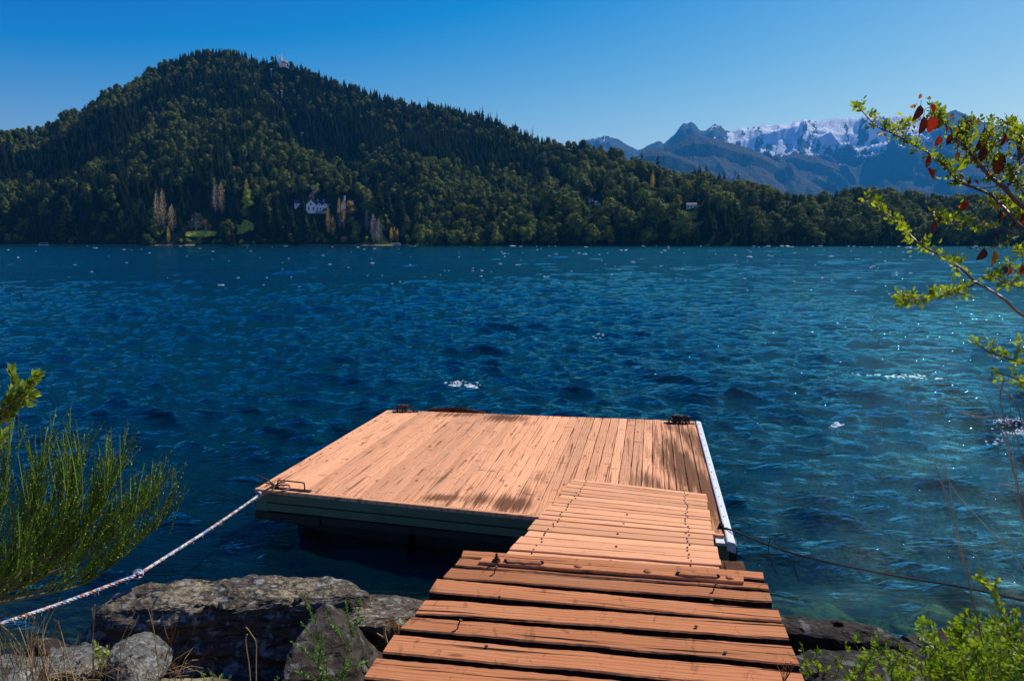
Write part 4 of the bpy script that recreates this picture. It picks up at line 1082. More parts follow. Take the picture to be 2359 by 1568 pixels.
# all the others: one wood, instanced on points
rest = [i for i in idx if i not in near]
def wood_stuff(name, ids, meshes, label):
    me = bpy.data.meshes.new(name); me.from_pydata([(xx[i], yy[i], zz[i] - .3) for i in ids], [], [])
    for nm, ty, vals in (('sc', 'FLOAT', [hs_[i] for i in ids]), ('rz', 'FLOAT', [rot[i] for i in ids]), ('va', 'INT', [int(var[i]) for i in ids])):
        at = me.attributes.new(nm, ty, 'POINT'); at.data.foreach_set('value', vals)
    o = bpy.data.objects.new(name, me); COL.objects.link(o); tag(o, label, 'forest', kind='stuff')
    ng = bpy.data.node_groups.new(name, 'GeometryNodeTree'); ng.interface.new_socket('Geometry', in_out='INPUT', socket_type='NodeSocketGeometry'); ng.interface.new_socket('Geometry', in_out='OUTPUT', socket_type='NodeSocketGeometry')
    nd = ng.nodes; L = ng.links; gi = nd.new('NodeGroupInput'); go_ = nd.new('NodeGroupOutput'); jn = nd.new('GeometryNodeJoinGeometry')
    def attr(nm, ty):
        x = nd.new('GeometryNodeInputNamedAttribute'); x.data_type = ty; x.inputs[0].default_value = nm; return x.outputs[0]
    for k, m_e in enumerate(meshes):
        src = bpy.data.objects.new(name + '_source', m_e)
        oi = nd.new('GeometryNodeObjectInfo'); oi.inputs[0].default_value = src; oi.transform_space = 'ORIGINAL'; oi.inputs['As Instance'].default_value = False
        cmp = nd.new('FunctionNodeCompare'); cmp.data_type = 'INT'; cmp.operation = 'EQUAL'; L.new(attr('va', 'INT'), cmp.inputs[2]); cmp.inputs[3].default_value = k
        ip = nd.new('GeometryNodeInstanceOnPoints'); L.new(gi.outputs[0], ip.inputs['Points']); L.new(cmp.outputs[0], ip.inputs['Selection']); L.new(oi.outputs['Geometry'], ip.inputs['Instance'])
        cx = nd.new('ShaderNodeCombineXYZ'); L.new(attr('rz', 'FLOAT'), cx.inputs[2]); rt_ = nd.new('FunctionNodeEulerToRotation'); L.new(cx.outputs[0], rt_.inputs[0]); L.new(rt_.outputs[0], ip.inputs['Rotation'])
        L.new(attr('sc', 'FLOAT'), ip.inputs['Scale']); L.new(ip.outputs[0], jn.inputs[0])
    L.new(jn.outputs[0], go_.inputs[0]); md = o.modifiers.new('wood', 'NODES'); md.node_group = ng
wood_stuff('conifer_forest', [i for i in rest if iscon[i]], con_me, 'mass of dark conifers covering the hill across the lake')
wood_stuff('broadleaf_forest', [i for i in rest if not iscon[i]], bro_me, 'mass of round olive trees covering the hill across the lake')
print('trees', len(idx), len(rest))

# trees that stand out: each traced from its place (x, foot y, top y, kind)
def gz(p): 
    a = math.atan2(p.x, p.y); return float(hill(np.array(a), np.array(math.hypot(p.x, p.y))))
def hero(name, px, yb, yt, mb_f, wpx_, mat, label, cat='tree', tmat=None, tr=.35, fwd=0):
    p = onhill(px, yb)
    if fwd: 
        k = (math.hypot(p.x, p.y) - fwd) / math.hypot(p.x, p.y); p = Vector((p.x * k, p.y * k, 0)); p.z = gz(p)
    r_ = math.hypot(p.x, p.y); H = r_ * (ray(px, yt)[2] / ray(px, yt)[1]) + CZ - p.z; Rw = wpx_ / 2 / FP * r_
    root = empty(name, p - Vector((0, 0, .3)), label, cat); WM[root.name] = Matrix.Translation(root.location)
    c = mb_f(H, Rw); mw = Matrix.Translation(root.location)
    obj('crown', c.v, c.f, mat, root, False, mw)
    t_ = trunk_mb(H, tr); obj('trunk', t_.v, t_.f, tmat or M_bark, root, False, mw)
    return root
cmn = lambda seed, n=420, z0=.05: (lambda H, Rw: column_mb(H, Rw, seed, n, z0))
cf = lambda seed, nl=34, thin=1.0: (lambda H, Rw: conifer_mb(H, Rw, nl, seed, thin))
bf = lambda seed, nlobe=7, cards=40, card=.9, z0=.3, core=True: (lambda H, Rw: broad_mb(H, Rw, nlobe, seed, cards, card, z0, core))
hero('poplar', 364, 530, 451, cmn(1), 16, MT_pale, 'pale tan bare poplar, leftmost of the three poplars near the left shore', tmat=M_barkg)
hero('poplar', 378, 534, 446, cmn(2, 520), 17, MT_pale, 'tallest pale tan poplar, middle of the three near the left shore', tmat=M_barkg)
hero('poplar', 398, 534, 479, cmn(3), 20, MT_pale, 'shorter rounder tan poplar, right one of the three near the left shore', tmat=M_barkg)
hero('poplar', 389, 561, 526, cmn(4, 260), 8, MT_gold, 'small narrow golden poplar at the waterline below the three tan poplars')
hero('poplar', 497, 490, 435, cmn(5, 400), 15, MT_grey, 'grey brown leafless poplar, left of the upper pair above the meadow', tmat=M_barkg)
hero('poplar', 512, 492, 428, cmn(6, 420), 16, MT_pale, 'tan poplar, right and taller one of the upper pair above the meadow', tmat=M_barkg)
hero('poplar', 570, 470, 419, cmn(7, 380), 13, MT_tan, 'brownish poplar tip rising above the yellow green tree by the lawn')
hero('broadleaf_tree', 572, 505, 440, bf(11, 9, 46, 1.0, .2), 30, MT_lime, 'yellow green leafy tree right above the sloping lawn')
hero('shrub', 573, 504, 489, bf(12, 4, 30, .5, .2), 13, MT_red, 'small red shrub at the top of the lawn', 'shrub')
hero('bare_tree', 452, 535, 498, bf(13, 8, 60, .55, .3, False), 46, MT_grey, 'wide grey leafless tree standing over the small meadow', tmat=M_barkg)
hero('bare_tree', 474, 537, 506, bf(14, 6, 50, .6, .2, False), 24, MT_tan, 'tan half bare tree on the right of the small meadow', tmat=M_barkg)
hero('broadleaf_tree', 358, 548, 505, bf(15, 8, 46, .9, .2), 38, MT_bro, 'round dull green tree below and left of the three tan poplars')
hero('conifer', 702, 556, 452, cf(21, 44), 40, MT_con, 'tall dark conifer standing in front of the white lodge wing')
hero('conifer', 612, 556, 448, cf(22, 42), 46, MT_con, 'big dark conifer right of the lawn, wider of the two')
hero('conifer', 640, 556, 470, cf(23, 38), 38, MT_con, 'dark conifer between the lawn and the lodge, lower of the two')
hero('conifer', 672, 552, 476, cf(24, 38), 34, MT_con, 'dark conifer left of the tall one in front of the lodge')
hero('conifer', 725, 556, 500, cf(25, 30), 26, MT_bro, 'short green conifer just below the lodge terrace')
hero('poplar', 757, 540, 476, cmn(26, 460), 13, MT_tan, 'brown poplar right below the lodge gables')
hero('poplar', 768, 546, 500, cmn(27, 420), 15, MT_gold, 'golden poplar below the right end of the lodge')
hero('poplar', 783, 528, 457, cmn(28, 520), 12, MT_pale, 'slim bare pinkish poplar right of the lodge, left of its pair', tmat=M_barkg)
hero('poplar', 792, 528, 462, cmn(29, 480), 11, MT_pale, 'slim bare pinkish poplar right of the lodge, right of its pair', tmat=M_barkg)
hero('broadleaf_tree', 806, 500, 464, bf(30, 7, 44, .9), 36, MT_tan, 'spreading orange brown tree right of the lodge')
hero('bare_tree', 861, 558, 494, cmn(31, 420, .1), 17, MT_grey, 'grey dead conifer near the jetty, left one', tmat=M_barkg)
hero('bare_tree', 873, 558, 506, cmn(32, 420, .1), 19, MT_grey, 'grey dead conifer near the jetty, right one', tmat=M_barkg)
hero('bare_tree', 846, 530, 484, cmn(33, 320, .1), 16, MT_grey, 'slender grey bare tree above the pier posts', tmat=M_barkg)
hero('bare_tree', 722, 460, 428, bf(34, 6, 50, .7, .1, False), 20, MT_grey, 'grey bare tree rising behind the lodge roof', tmat=M_barkg)
hero('broadleaf_tree', 732, 448, 425, bf(35, 6, 40, .8, .2), 18, MT_lime, 'bright lime green tree behind the lodge')
hero('poplar', 902, 560, 525, cmn(36, 340), 10, MT_gold, 'golden poplar by the white jetty, left of the three')
hero('poplar', 909, 560, 524, cmn(37, 340), 9, MT_gold, 'golden poplar by the white jetty, middle of the three')
hero('poplar', 916, 560, 529, cmn(38, 300), 9, MT_gold, 'golden poplar by the white jetty, right of the three')
hero('broadleaf_tree', 938, 563, 541, bf(39, 6, 50, .8, .1), 24, MT_lime, 'rounded light green willow at the water right of the white jetty')
hero('conifer', 872, 520, 412, cf(40, 44), 42, MT_con, 'very tall dark conifer above the dead trees, left of three')
hero('conifer', 893, 530, 414, cf(41, 46), 44, MT_con, 'very tall dark conifer above the jetty, middle of three')
hero('conifer', 922, 545, 422, cf(42, 46), 46, MT_con, 'very tall dark conifer right of the jetty, right of three')
hero('conifer', 160, 556, 460, cf(43, 44), 46, MT_bro, 'big drooping green conifer near the far left shore')
hero('poplar', 1503, 436, 400, cmn(44, 420), 12, MT_gold, 'lone golden poplar high on the low hill above the water')
hero('conifer', 1515, 392, 353, cf(45, 26, .8), 18, MT_con, 'lone ragged conifer on the skyline in front of the mountain foot')
for (x, yt, yb, w_) in ((1601, 390, 412, 18), (1612, 379, 410, 20), (1627, 384, 412, 20), (1656, 397, 418, 18), (1668, 398, 420, 16), (1700, 402, 428, 20), (1478, 349, 372, 11)):
    hero('conifer', x, yb, yt, cf(int(x), 24), w_, MT_con, {1601: 'leftmost dark pine of the clump on the middle skyline', 1612: 'tallest dark pine of the clump on the middle skyline', 1627: 'right dark pine of the clump on the middle skyline', 1656: 'left one of two short pines right of the skyline clump', 1668: 'right one of two short pines right of the skyline clump', 1700: 'single broad pine on the sloping skyline below the mountains', 1478: 'small pointed conifer on the skyline just below the distant rocky saddle'}[x])
for (x, yt, yb, w_) in ((1105, 247, 268, 7), (1112, 242, 268, 9), (1130, 256, 275, 6), (1145, 257, 280, 9), (1187, 277, 296, 6), (1227, 290, 306, 6), (986, 223, 240, 6)):
    hero('conifer', x, yb, yt, cf(int(x), 18), w_, MT_con, 'spiky conifer sticking out above the right hand skyline of the big hill')['group'] = 'spiky skyline conifers'
# shore shrubs
sh = [(120, 556, 20, MT_bro, 'dull green'), (36, 556, 26, MT_bro, 'dull green'), (245, 553, 22, MT_bro, 'dull green'), (265, 556, 30, MT_bro, 'dull green'), (430, 556, 30, MT_bro, 'dull green'), (318, 555, 22, MT_lime, 'light green'), (420, 550, 22, MT_gold, 'golden'), (495, 552, 16, MT_lime, 'light green'), (507, 551, 14, MT_lime, 'light green'), (530, 549, 15, MT_lime, 'light green'), (558, 553, 18, MT_lime, 'light green'), (585, 555, 14, MT_lime, 'light green'),
      (623, 555, 12, MT_lime, 'light green'), (650, 552, 13, MT_lime, 'light green'), (678, 552, 12, MT_lime, 'light green'), (750, 550, 16, MT_lime, 'light green'), (470, 546, 20, MT_bro, 'dull green'), (300, 560, 8, MT_gold, 'golden'), (318, 560, 9, MT_gold, 'golden'), (610, 547, 20, MT_grey, 'grey leafless'),
      (735, 545, 22, MT_grey, 'grey leafless'), (775, 545, 20, MT_bro, 'dull green'), (820, 545, 26, MT_bro, 'dull green'), (845, 548, 16, MT_lime, 'light green'), (1897, 552, 18, MT_lime, 'light green'), (1915, 549, 17, MT_lime, 'light green'), (1935, 552, 16, MT_bro, 'dull green'), (2230, 546, 42, MT_bro, 'dull green'), (2300, 546, 50, MT_bro, 'dull green'), (2200, 552, 26, MT_lime, 'light green')]
for k, (x, yt, w_, mt, cn) in enumerate(sh):
    Rk = float(lerp_tab(T_shore, pxaz(x))) + 5; yb = 558.5 + (CZ - 1.5) / Rk * FP
    p = Vector((Rk * math.sin(pxaz(x)), Rk * math.cos(pxaz(x)), 0)); p.z = gz(p)
    H = Rk * (ray(x, yt)[2] / ray(x, yt)[1]) + CZ - p.z; H = max(H, 1.5)
    c = broad_mb(H, w_ / 2 / FP * Rk, 5, 300 + k, 40, max(.3, H * .13), .1)
    o = obj('shore_shrub', c.v, c.f, mt, None, False, Matrix.Translation(p)); tag(o, cn + ' bush at the edge of the water on the far shore', 'bush', cn + ' bushes along the far shore')

# ------------------------------------------------------------------ buildings and structures across the lake
M_white = simple('white_plaster', (.88, .88, .86), .8, 0, .06, .5)
M_slate = simple('slate_roof', (.05, .06, .08), .6, 0, .3, 1.5)
M_glass = simple('dark_window', (.03, .04, .05), .2, 0, .2, 2)
M_orange = simple('orange_canvas', (.65, .20, .03), .8, 0, .15, 1)
M_stone = simple('chimney_stone', (.30, .28, .25), .9, 0, .3, 2)
M_brownw = simple('brown_boards', (.16, .08, .05), .8, 0, .3, 2)
def site(px, py, label, name='house', cat='house'):
    p = onhill(px, py); o = empty(name, p, label, cat); WM[o.name] = Matrix.Translation(p)
    a = math.atan2(p.x, p.y); r_ = math.hypot(p.x, p.y)
    ex = Vector((math.cos(a), -math.sin(a), 0)); ey = Vector((math.sin(a), math.cos(a), 0))
    sc = r_ / FP
    def L(x, y, z): return p + ex * ((x - px) * sc) + ey * y + Vector((0, 0, (py - z) * sc))   # x,z in the picture's scale, y metres back
    return o, L
def gable(L, o, x0, x1, yb, ye, yt, y0, y1, wall=None, roof=None, ov=.6, win=1):
    """gable facing the lake; x0,x1 wall edges; yb foot, ye eaves, yt peak"""
    xm = (x0 + x1) / 2; w_ = wall or M_white
    m_ = MB(); P_ = [L(x0, y0, yb + 6), L(x1, y0, yb + 6), L(x1, y0, ye), L(xm, y0, yt), L(x0, y0, ye)]; Q_ = [L(x0, y1, yb + 6), L(x1, y1, yb + 6), L(x1, y1, ye), L(xm, y1, yt), L(x0, y1, ye)]
    m_.add(P_ + Q_, [(4, 3, 2, 1, 0), (5, 6, 7, 8, 9), (0, 1, 6, 5), (1, 2, 7, 6), (4, 0, 5, 9)]); m_.build('wall', w_, o)
    sl_ = (ye - yt) / (xm - x0)
    for (xa, s) in ((x0, -1), (x1, 1)):
        xe = xa + s * ov * 1.5; zz_ = ye + ov * 1.5 * sl_
        m_ = MB(); m_.hexa([L(xe, y0 - .5, zz_ - .8), L(xm, y0 - .5, yt - .8), L(xm, y1 + .3, yt - .8), L(xe, y1 + .3, zz_ - .8)], .28); m_.build('roof', roof or M_slate, o)
    def win_(xa, xb, za, zb):
        m_ = MB(); m_.hexa([L(xa, y0 - .12, za), L(xb, y0 - .12, za), L(xb, y0 + .05, za), L(xa, y0 + .05, za)], (zb - za) * (L(0, 0, 0) - L(0, 0, 1)).length); m_.build('window', M_glass, o)
    if win:
        ww = (x1 - x0)
        win_(xm - ww * .09, xm + ww * .09, ye - (ye - yt) * .35, ye + 1.5)
        win_(x0 + ww * .18, x0 + ww * .36, ye + 5, yb - 1.5); win_(x1 - ww * .36, x1 - ww * .18, ye + 5, yb - 1.5)
def hall(L, o, x0, x1, yb, ye, yt, y0, y1, nwin=3, wall=None):
    m_ = MB(); ym = (y0 + y1) / 2
    m_.add([L(x0, y0, yb + 6), L(x1, y0, yb + 6), L(x1, y0, ye), L(x0, y0, ye), L(x0, y1, yb + 6), L(x1, y1, yb + 6), L(x1, y1, ye), L(x0, y1, ye), L(x0, ym, yt), L(x1, ym, yt)],
           [(0, 1, 2, 3), (5, 4, 7, 6), (1, 5, 6, 9, 2), (4, 0, 3, 8, 7)]); m_.build('wall', wall or M_white, o)
    for (ya, yb_) in ((y0 - .6, ym), (y1 + .6, ym)):
        m_ = MB(); m_.hexa([L(x0 - .8, ya, ye + .4 - .8), L(x1 + .8, ya, ye + .4 - .8), L(x1 + .8, yb_, yt - .8), L(x0 - .8, yb_, yt - .8)], .25); m_.build('roof', M_slate, o)
    for k in range(nwin):
        xa = x0 + (x1 - x0) * (k + .3) / nwin; xb = xa + (x1 - x0) / nwin * .4
        m_ = MB(); m_.hexa([L(xa, y0 - .1, ye + 2), L(xb, y0 - .1, ye + 2), L(xb, y0 + .05, ye + 2), L(xa, y0 + .05, ye + 2)], 1.4); m_.build('window', M_glass, o)
lodge, L = site(738, 492, 'white lodge with three gables and slate roof among dark trees', 'lodge', 'lodge')
hall(L, lodge, 711, 766, 486, 473, 464.5, 3, 12, 0)
gable(L, lodge, 708, 729, 487, 474, 464, 0, 5); gable(L, lodge, 729.6, 742, 487, 475, 469.5, 1.5, 6); gable(L, lodge, 742.6, 754, 487, 475, 470.5, 1.5, 6); gable(L, lodge, 755, 765, 486, 475.5, 471.5, 2, 6, win=0)
hall(L, lodge, 766, 783, 491, 483, 475, 1, 8, 3)
for x in (719, 733, 746):
    m_ = MB(); a, b_ = L(x - 1.7, 6.0, 470), L(x + 1.7, 7.6, 461.5); m_.hexa([L(x - 1.7, 6, 461.5), L(x + 1.7, 6, 461.5), L(x + 1.7, 7.6, 461.5), L(x - 1.7, 7.6, 461.5)], 3.8); m_.build('chimney', M_stone, lodge)
m_ = MB(); m_.hexa([L(728, -2.5, 487.5), L(757, -2.5, 487.5), L(757, 1, 487.5), L(728, 1, 487.5)], 2.6); m_.build('terrace', M_stone, lodge)
h1_, L = site(795, 482, 'small white house with a steep gable and tall chimney right of the lodge'); gable(L, h1_, 787, 797, 480, 471, 463, 0, 6, win=0)
m_ = MB(); m_.hexa([L(793, 3, 453), L(797, 3, 453), L(797, 5, 453), L(793, 5, 453)], 5); m_.build('chimney', M_white, h1_); m_ = MB(); m_.hexa([L(790, -.1, 472), L(794, -.1, 472), L(794, .05, 472), L(790, .05, 472)], 1.5); m_.build('window', M_glass, h1_)
h2_, L = site(685, 478, 'pale house with slate roof half hidden left of the lodge'); hall(L, h2_, 679, 694, 476, 470, 463, 0, 8, 2)
h3_, L = site(1594, 480, 'small pale house low on the right hill'); hall(L, h3_, 1582, 1604, 478, 473, 468, 0, 7, 3)
h4_, L = site(1361, 466, 'tiny pale hut on the right hill, left of the pair'); hall(L, h4_, 1356, 1367, 465, 460, 456, 0, 5, 1)
h5_, L = site(1376, 474, 'tiny pale hut on the right hill, right of the pair'); hall(L, h5_, 1371, 1383, 473, 468, 464, 0, 5, 1)
ks, L = site(792, 556, 'orange roofed kiosk at the far waterline', 'kiosk', 'kiosk')
m_ = MB(); m_.hexa([L(786, 0, 549), L(799, 0, 549), L(799, 4, 549), L(786, 4, 549)], 3); m_.build('wall', M_brownw, ks)
m_ = MB(); t_ = L(792, 2, 545); b4 = [L(784, -1, 549), L(801, -1, 549), L(801, 5, 549), L(784, 5, 549)]; m_.add(b4 + [t_], [(0, 1, 4), (1, 2, 4), (2, 3, 4), (3, 0, 4), (3, 2, 1, 0)]); m_.build('roof', M_orange, ks)
# white jetty and pier posts
def shore_pt(px, off, z): 
    a = pxaz(px); r_ = float(lerp_tab(T_shore, a)) + off; return Vector((r_ * math.sin(a), r_ * math.cos(a), z))
jt = empty('jetty', shore_pt(911, -10, 0), 'small white railed jetty on the far shore below the golden poplars', 'jetty'); WM[jt.name] = Matrix.Translation(jt.location)
m_ = MB(); m_.hexa([shore_pt(901, -12, .9), shore_pt(922, -12, .9), shore_pt(922, -6, .9), shore_pt(901, -6, .9)], .25); m_.build('deck', M_brownw, jt)
for k in range(6):
    p = shore_pt(901.5 + k * 4, -12, -.3); m_ = MB(); m_.box((p.x - .12, p.y - .12, -.6), (p.x + .12, p.y + .12, 2.1)); m_.build('post', M_white, jt)
m_ = MB(); m_.tube([shore_pt(901, -12, 2.0), shore_pt(922, -12, 2.0)], .10, 5); m_.build('rail', M_white, jt)
m_ = MB(); m_.tube([shore_pt(901, -12, 1.5), shore_pt(922, -12, 1.5)], .07, 5); m_.build('rail', M_white, jt)
for k in range(17):
    p = shore_pt(805 + k * 5.2 + (k * 37 % 5) * .3, -4 - (k % 3), -.6); m_ = MB(); h = 1.0 + (k * 29 % 7) * .16
    m_.tube([(0, 0, 0), (.05, 0, h + .6)], [.22, .16], 6); o = obj('pier_post', m_.v, m_.f, M_barkg, None, False, Matrix.Translation(p)); tag(o, 'short weathered wooden post in the shallows between the kiosk and the white jetty', 'post', 'pier posts on the far shore')
# boat-like white spots far left
bt, L = site(98, 557, 'low white moored platform at the far left shore', 'floating_platform', 'platform')
m_ = MB(); m_.hexa([shore_pt(88, -14, .8), shore_pt(112, -14, .8), shore_pt(112, -10, .8), shore_pt(88, -10, .8)], .5); m_.build('hull', M_white, bt)
m_ = MB(); m_.tube([shore_pt(90, -12, .8), shore_pt(90, -12, 2.2), shore_pt(110, -12, 2.2), shore_pt(110, -12, .8)], .09, 5); m_.build('rail', M_white, bt)
# summit station
tw, L = site(652, 137, 'pale round summit station with an antenna mast on top of the big hill', 'summit_tower', 'tower')
def cyl(L, x, yb, yt, rp, name, mat, par, n=14, top=None):
    a = L(x, 0, yb); b_ = L(x, 0, yt); sc = (L(1, 0, 0) - L(0, 0, 0)).length; m_ = MB(); m_.tube([a, b_], [rp * sc, (top if top is not None else rp) * sc], n); return m_.build(name, mat, par)
cyl(L, 655, 140, 127, 5.2, 'wall', M_white, tw); cyl(L, 655, 131.5, 129, 6.4, 'balcony', M_stone, tw); cyl(L, 647, 140, 121, 3.2, 'stair_tower', M_white, tw, 8); cyl(L, 655, 127, 125.6, 5.6, 'roof', M_stone, tw, 14, 3)
cyl(L, 648, 121, 109, 1.0, 'mast', M_white, tw, 6, .25); cyl(L, 651, 126, 113, .5, 'antenna', M_white, tw, 5, .2); cyl(L, 644.5, 124, 114, .4, 'antenna', M_white, tw, 5, .2)
for (x, yb, yt) in ((625, 178, 162), (650, 230, 212), (697, 330, 309), (741, 388, 377)):
    py_, L = site(x, yb, {625: 'thin white chairlift pylon nearest the summit', 650: 'white chairlift pylon second from the summit', 697: 'tall white chairlift pylon halfway down the gully', 741: 'lowest chairlift pylon with a cross arm'}[x], 'lift_pylon', 'pylon')
    cyl(L, x, yb + 2, yt, .55, 'mast', M_white, py_, 6, .4); m_ = MB(); m_.tube([L(x - 2.6, 0, yt), L(x + 2.6, 0, yt)], .3, 5); m_.build('cross_arm', M_white, py_)
# ------------------------------------------------------------------ near plants
ML_rose = leafmat('rose_leaflets', (.03, .065, .010), (.30, .36, .03), .55, 9, (1.5, 1.5, .45))
ML_red = leafmat('red_autumn_leaves', (.016, .014, .010), (.30, .035, .012), .38, 34, (1.6, .9, .5))
ML_dark = leafmat('maroon_leaves', (.012, .016, .010), (.09, .018, .014), .22, 30, (1.6, .9, .5))
ML_orange = leafmat('orange_leaves', (.30, .05, .01), (.50, .26, .03), .4, 20, (1.5, 1.2, .5))
ML_broom = leafmat('broom_green', (.06, .12, .012), (.20, .30, .04), .25, 5, (1.1, 1.3, .5))
ML_bud = leafmat('broom_leaflets', (.16, .28, .015), (.42, .50, .05), .45, 20, (1.3, 1.3, .4))
ML_laurel = leafmat('laurel_leaves', (.12, .20, .012), (.32, .40, .06), .3, 9, (1.3, 1.3, .4), .35)
ML_sprig = leafmat('sprig_leaves', (.06, .15, .02), (.16, .32, .05), .35, 12, (1.2, 1.4, .5))
ML_low = leafmat('low_rose_leaves', (.055, .12, .010), (.27, .35, .03), .42, 9, (1.3, 1.35, .4))
M_dry = leafmat('dry_grass', (.30, .19, .07), (.52, .38, .18), .25, 12, (1.1, 1, .8), .7)
M_drystem = leafmat('red_dry_stems', (.12, .045, .02), (.30, .14, .06), .15, 12, (1, 1, 1), .7)
M_stem = simple('rose_stem', (.11, .055, .05), .5, 0, .4, 25)
M_broomstem = simple('broom_stem', (.16, .13, .05), .8, 0, .4, 20)
M_berry = simple('pink_buds', (.45, .20, .12), .6, 0, .3, 20)
def V3(q, s=1.0): return Vector((q.uniform(-1, 1), q.uniform(-1, 1), q.uniform(-1, 1))) * s
def compound(m_, p, d, L, q, n=5, w_=.62, four=False):
    """a rose leaf: pairs of leaflets on a thin stalk"""
    d = Vector(d).normalized(); nn = V3(q).normalized(); s = d.cross(nn).normalized(); up = s.cross(d)
    prs = (n - 1) // 2
    for k in range(prs):
        b_ = p + d * L * (.25 + .5 * k / max(1, prs))
        for sg in (-1, 1):
            dd = (d * .55 + s * sg + V3(q, .25)).normalized(); ll = L * .36 * q.uniform(.8, 1.15)
            m_.leaf(b_, dd, up + V3(q, .5), ll, ll * w_, .2, .25)
    ll = L * .4; m_.leaf(p + d * L * .68, d + V3(q, .15), up + V3(q, .4), ll, ll * w_, .2, .25)
def tufts(m_, P, q, step, L, out=.03, n=(3, 5), t0=0.0, t1=1.0, side=None):
    """leaf clusters along a twig"""
    acc = 0; tot = sum((P[i + 1] - P[i]).length for i in range(len(P) - 1)); nxt = tot * t0
    for i in range(len(P) - 1):
        sg = (P[i + 1] - P[i]); l_ = sg.length
        while nxt <= acc + l_ and nxt <= tot * t1:
            p = P[i] + sg * ((nxt - acc) / max(l_, 1e-6)); d0 = sg.normalized()
            for k in range(q.randint(*n)):
                d = (d0 * q.uniform(-.2, .9) + V3(q) + Vector((0, 0, .35))).normalized()
                compound(m_, p + V3(q, .003), d, L * q.uniform(.6, 1.15), q, q.choice((3, 5, 5)))
            nxt += step * q.uniform(.6, 1.4)
        acc += l_
q = random.Random(12)
C4 = lambda x, y: (1900.5 + .3673 * x, 172.8 + .3673 * y)
def branch(L, d0, d1):
    n = len(L) - 1; return catmull([wd(*(C4(*p)), d0 + (d1 - d0) * i / n + .04 * math.sin(i * 2.3)) for i, p in enumerate(L)], 5)
root_ = wd(2560, 900, 1.9)
rose = empty('rose_bush', root_, 'thorny rose branches with small lime leaves and dark red autumn leaves at the right edge', 'rose bush'); WM[rose.name] = Matrix.Translation(root_)
BR = {
 'A1': ([(1560, 1010), (1248, 830), (1130, 715), (1030, 630), (940, 530), (870, 440), (825, 395)], 1.75, 1.9, .0095, .0028),
 'A1b': ([(870, 440), (800, 350), (730, 290), (690, 230), (640, 170)], 1.9, 1.95, .003, .0012),
 'A2': ([(1560, 1100), (1248, 960), (1150, 865), (1050, 760), (960, 715), (870, 680), (800, 625), (740, 560), (650, 490), (540, 430), (430, 370), (340, 330), (270, 270), (215, 205)], 1.8, 2.05, .0075, .0012),
 'B': ([(1560, 1640), (1248, 1510), (1130, 1410), (1020, 1340), (950, 1300), (850, 1210), (760, 1150), (640, 1090), (560, 1030), (490, 950), (410, 885), (330, 830), (255, 785)], 1.8, 2.05, .0062, .0012),
 'B2': ([(950, 1300), (880, 1345), (800, 1370), (700, 1385), (620, 1398), (530, 1412), (430, 1415)], 1.95, 1.95, .0028, .001),
 'C': ([(1560, 1050), (1248, 1005), (1120, 965), (1000, 955), (880, 945), (780, 920), (700, 885)], 1.8, 1.9, .003, .001),
 'D': ([(1560, 960), (1248, 1005), (1150, 1040), (1060, 1075), (960, 1085), (865, 1080)], 1.8, 1.85, .003, .001),
 'E': ([(1560, 1380), (1248, 1335), (1150, 1308), (1060, 1272), (990, 1258)], 1.8, 1.85, .0028, .001),
 'F1': ([(1130, 715), (1160, 680), (1190, 620), (1248, 560), (1330, 470)], 1.8, 1.75, .004, .002),
 'F2': ([(1400, 840), (1248, 740), (1205, 670), (1200, 620), (1225, 520), (1230, 400)], 1.8, 1.8, .004, .0012),
 'F3': ([(1030, 630), (1010, 500), (1020, 400), (1040, 300)], 1.85, 1.85, .002, .001),
 'F4': ([(940, 530), (900, 440), (890, 360), (930, 280)], 1.85, 1.85, .002, .001),
 'F5': ([(1248, 400), (1190, 330), (1130, 300)], 1.8, 1.8, .002, .001),
 'F6': ([(740, 560), (830, 540), (900, 500)], 1.95, 1.9, .0016, .001),
 'F7': ([(430, 370), (480, 330), (540, 300)], 2.03, 2.03, .0013, .001),
 'F8': ([(960, 715), (1060, 700), (1160, 680), (1230, 650)], 1.85, 1.8, .002, .001),
 'J1': ([(1300, 760), (1230, 700), (1150, 640), (1060, 560), (1000, 470)], 1.9, 1.95, .002, .001),
 'J2': ([(1300, 500), (1200, 420), (1120, 400), (1060, 440)], 1.85, 1.9, .002, .001),
 'J3': ([(1300, 900), (1200, 840), (1120, 790), (1050, 800), (980, 770)], 1.85, 1.9, .002, .001),
 'J4': ([(1300, 1290), (1200, 1230), (1130, 1180)], 1.85, 1.9, .002, .001),
 'H': ([(1700, 1300), (1450, 1200), (1248, 1130), (1180, 1100)], 1.8, 1.8, .002, .001),
}
TRUNKS = []
for (x_, y_, d_, r_) in ((1560, 1010, 1.75, .011), (1560, 1100, 1.8, .010), (1560, 1640, 1.8, .009), (1700, 1300, 1.8, .006), (1560, 1380, 1.8, .005), (1560, 1050, 1.8, .005)):
    e_ = wd(*C4(x_, y_), d_); b_ = Vector((e_.x + .55, e_.y - .25, .45)); m_ = MB()
    TRUNKS.append(catmull([b_, Vector((e_.x + .50, e_.y - .12, .45 + (e_.z - .45) * .5)), Vector((e_.x + .22, e_.y - .02, e_.z - .10)), e_], 6))
    m_.tube(catmull([b_, Vector((e_.x + .50, e_.y - .12, .45 + (e_.z - .45) * .5)), Vector((e_.x + .22, e_.y - .02, e_.z - .10)), e_], 6), [r_ * 1.5 - (r_ * .8) * i / 18 for i in range(19)], 6); m_.build('stem', M_stem, rose)
leafm = MB(); BP = {}
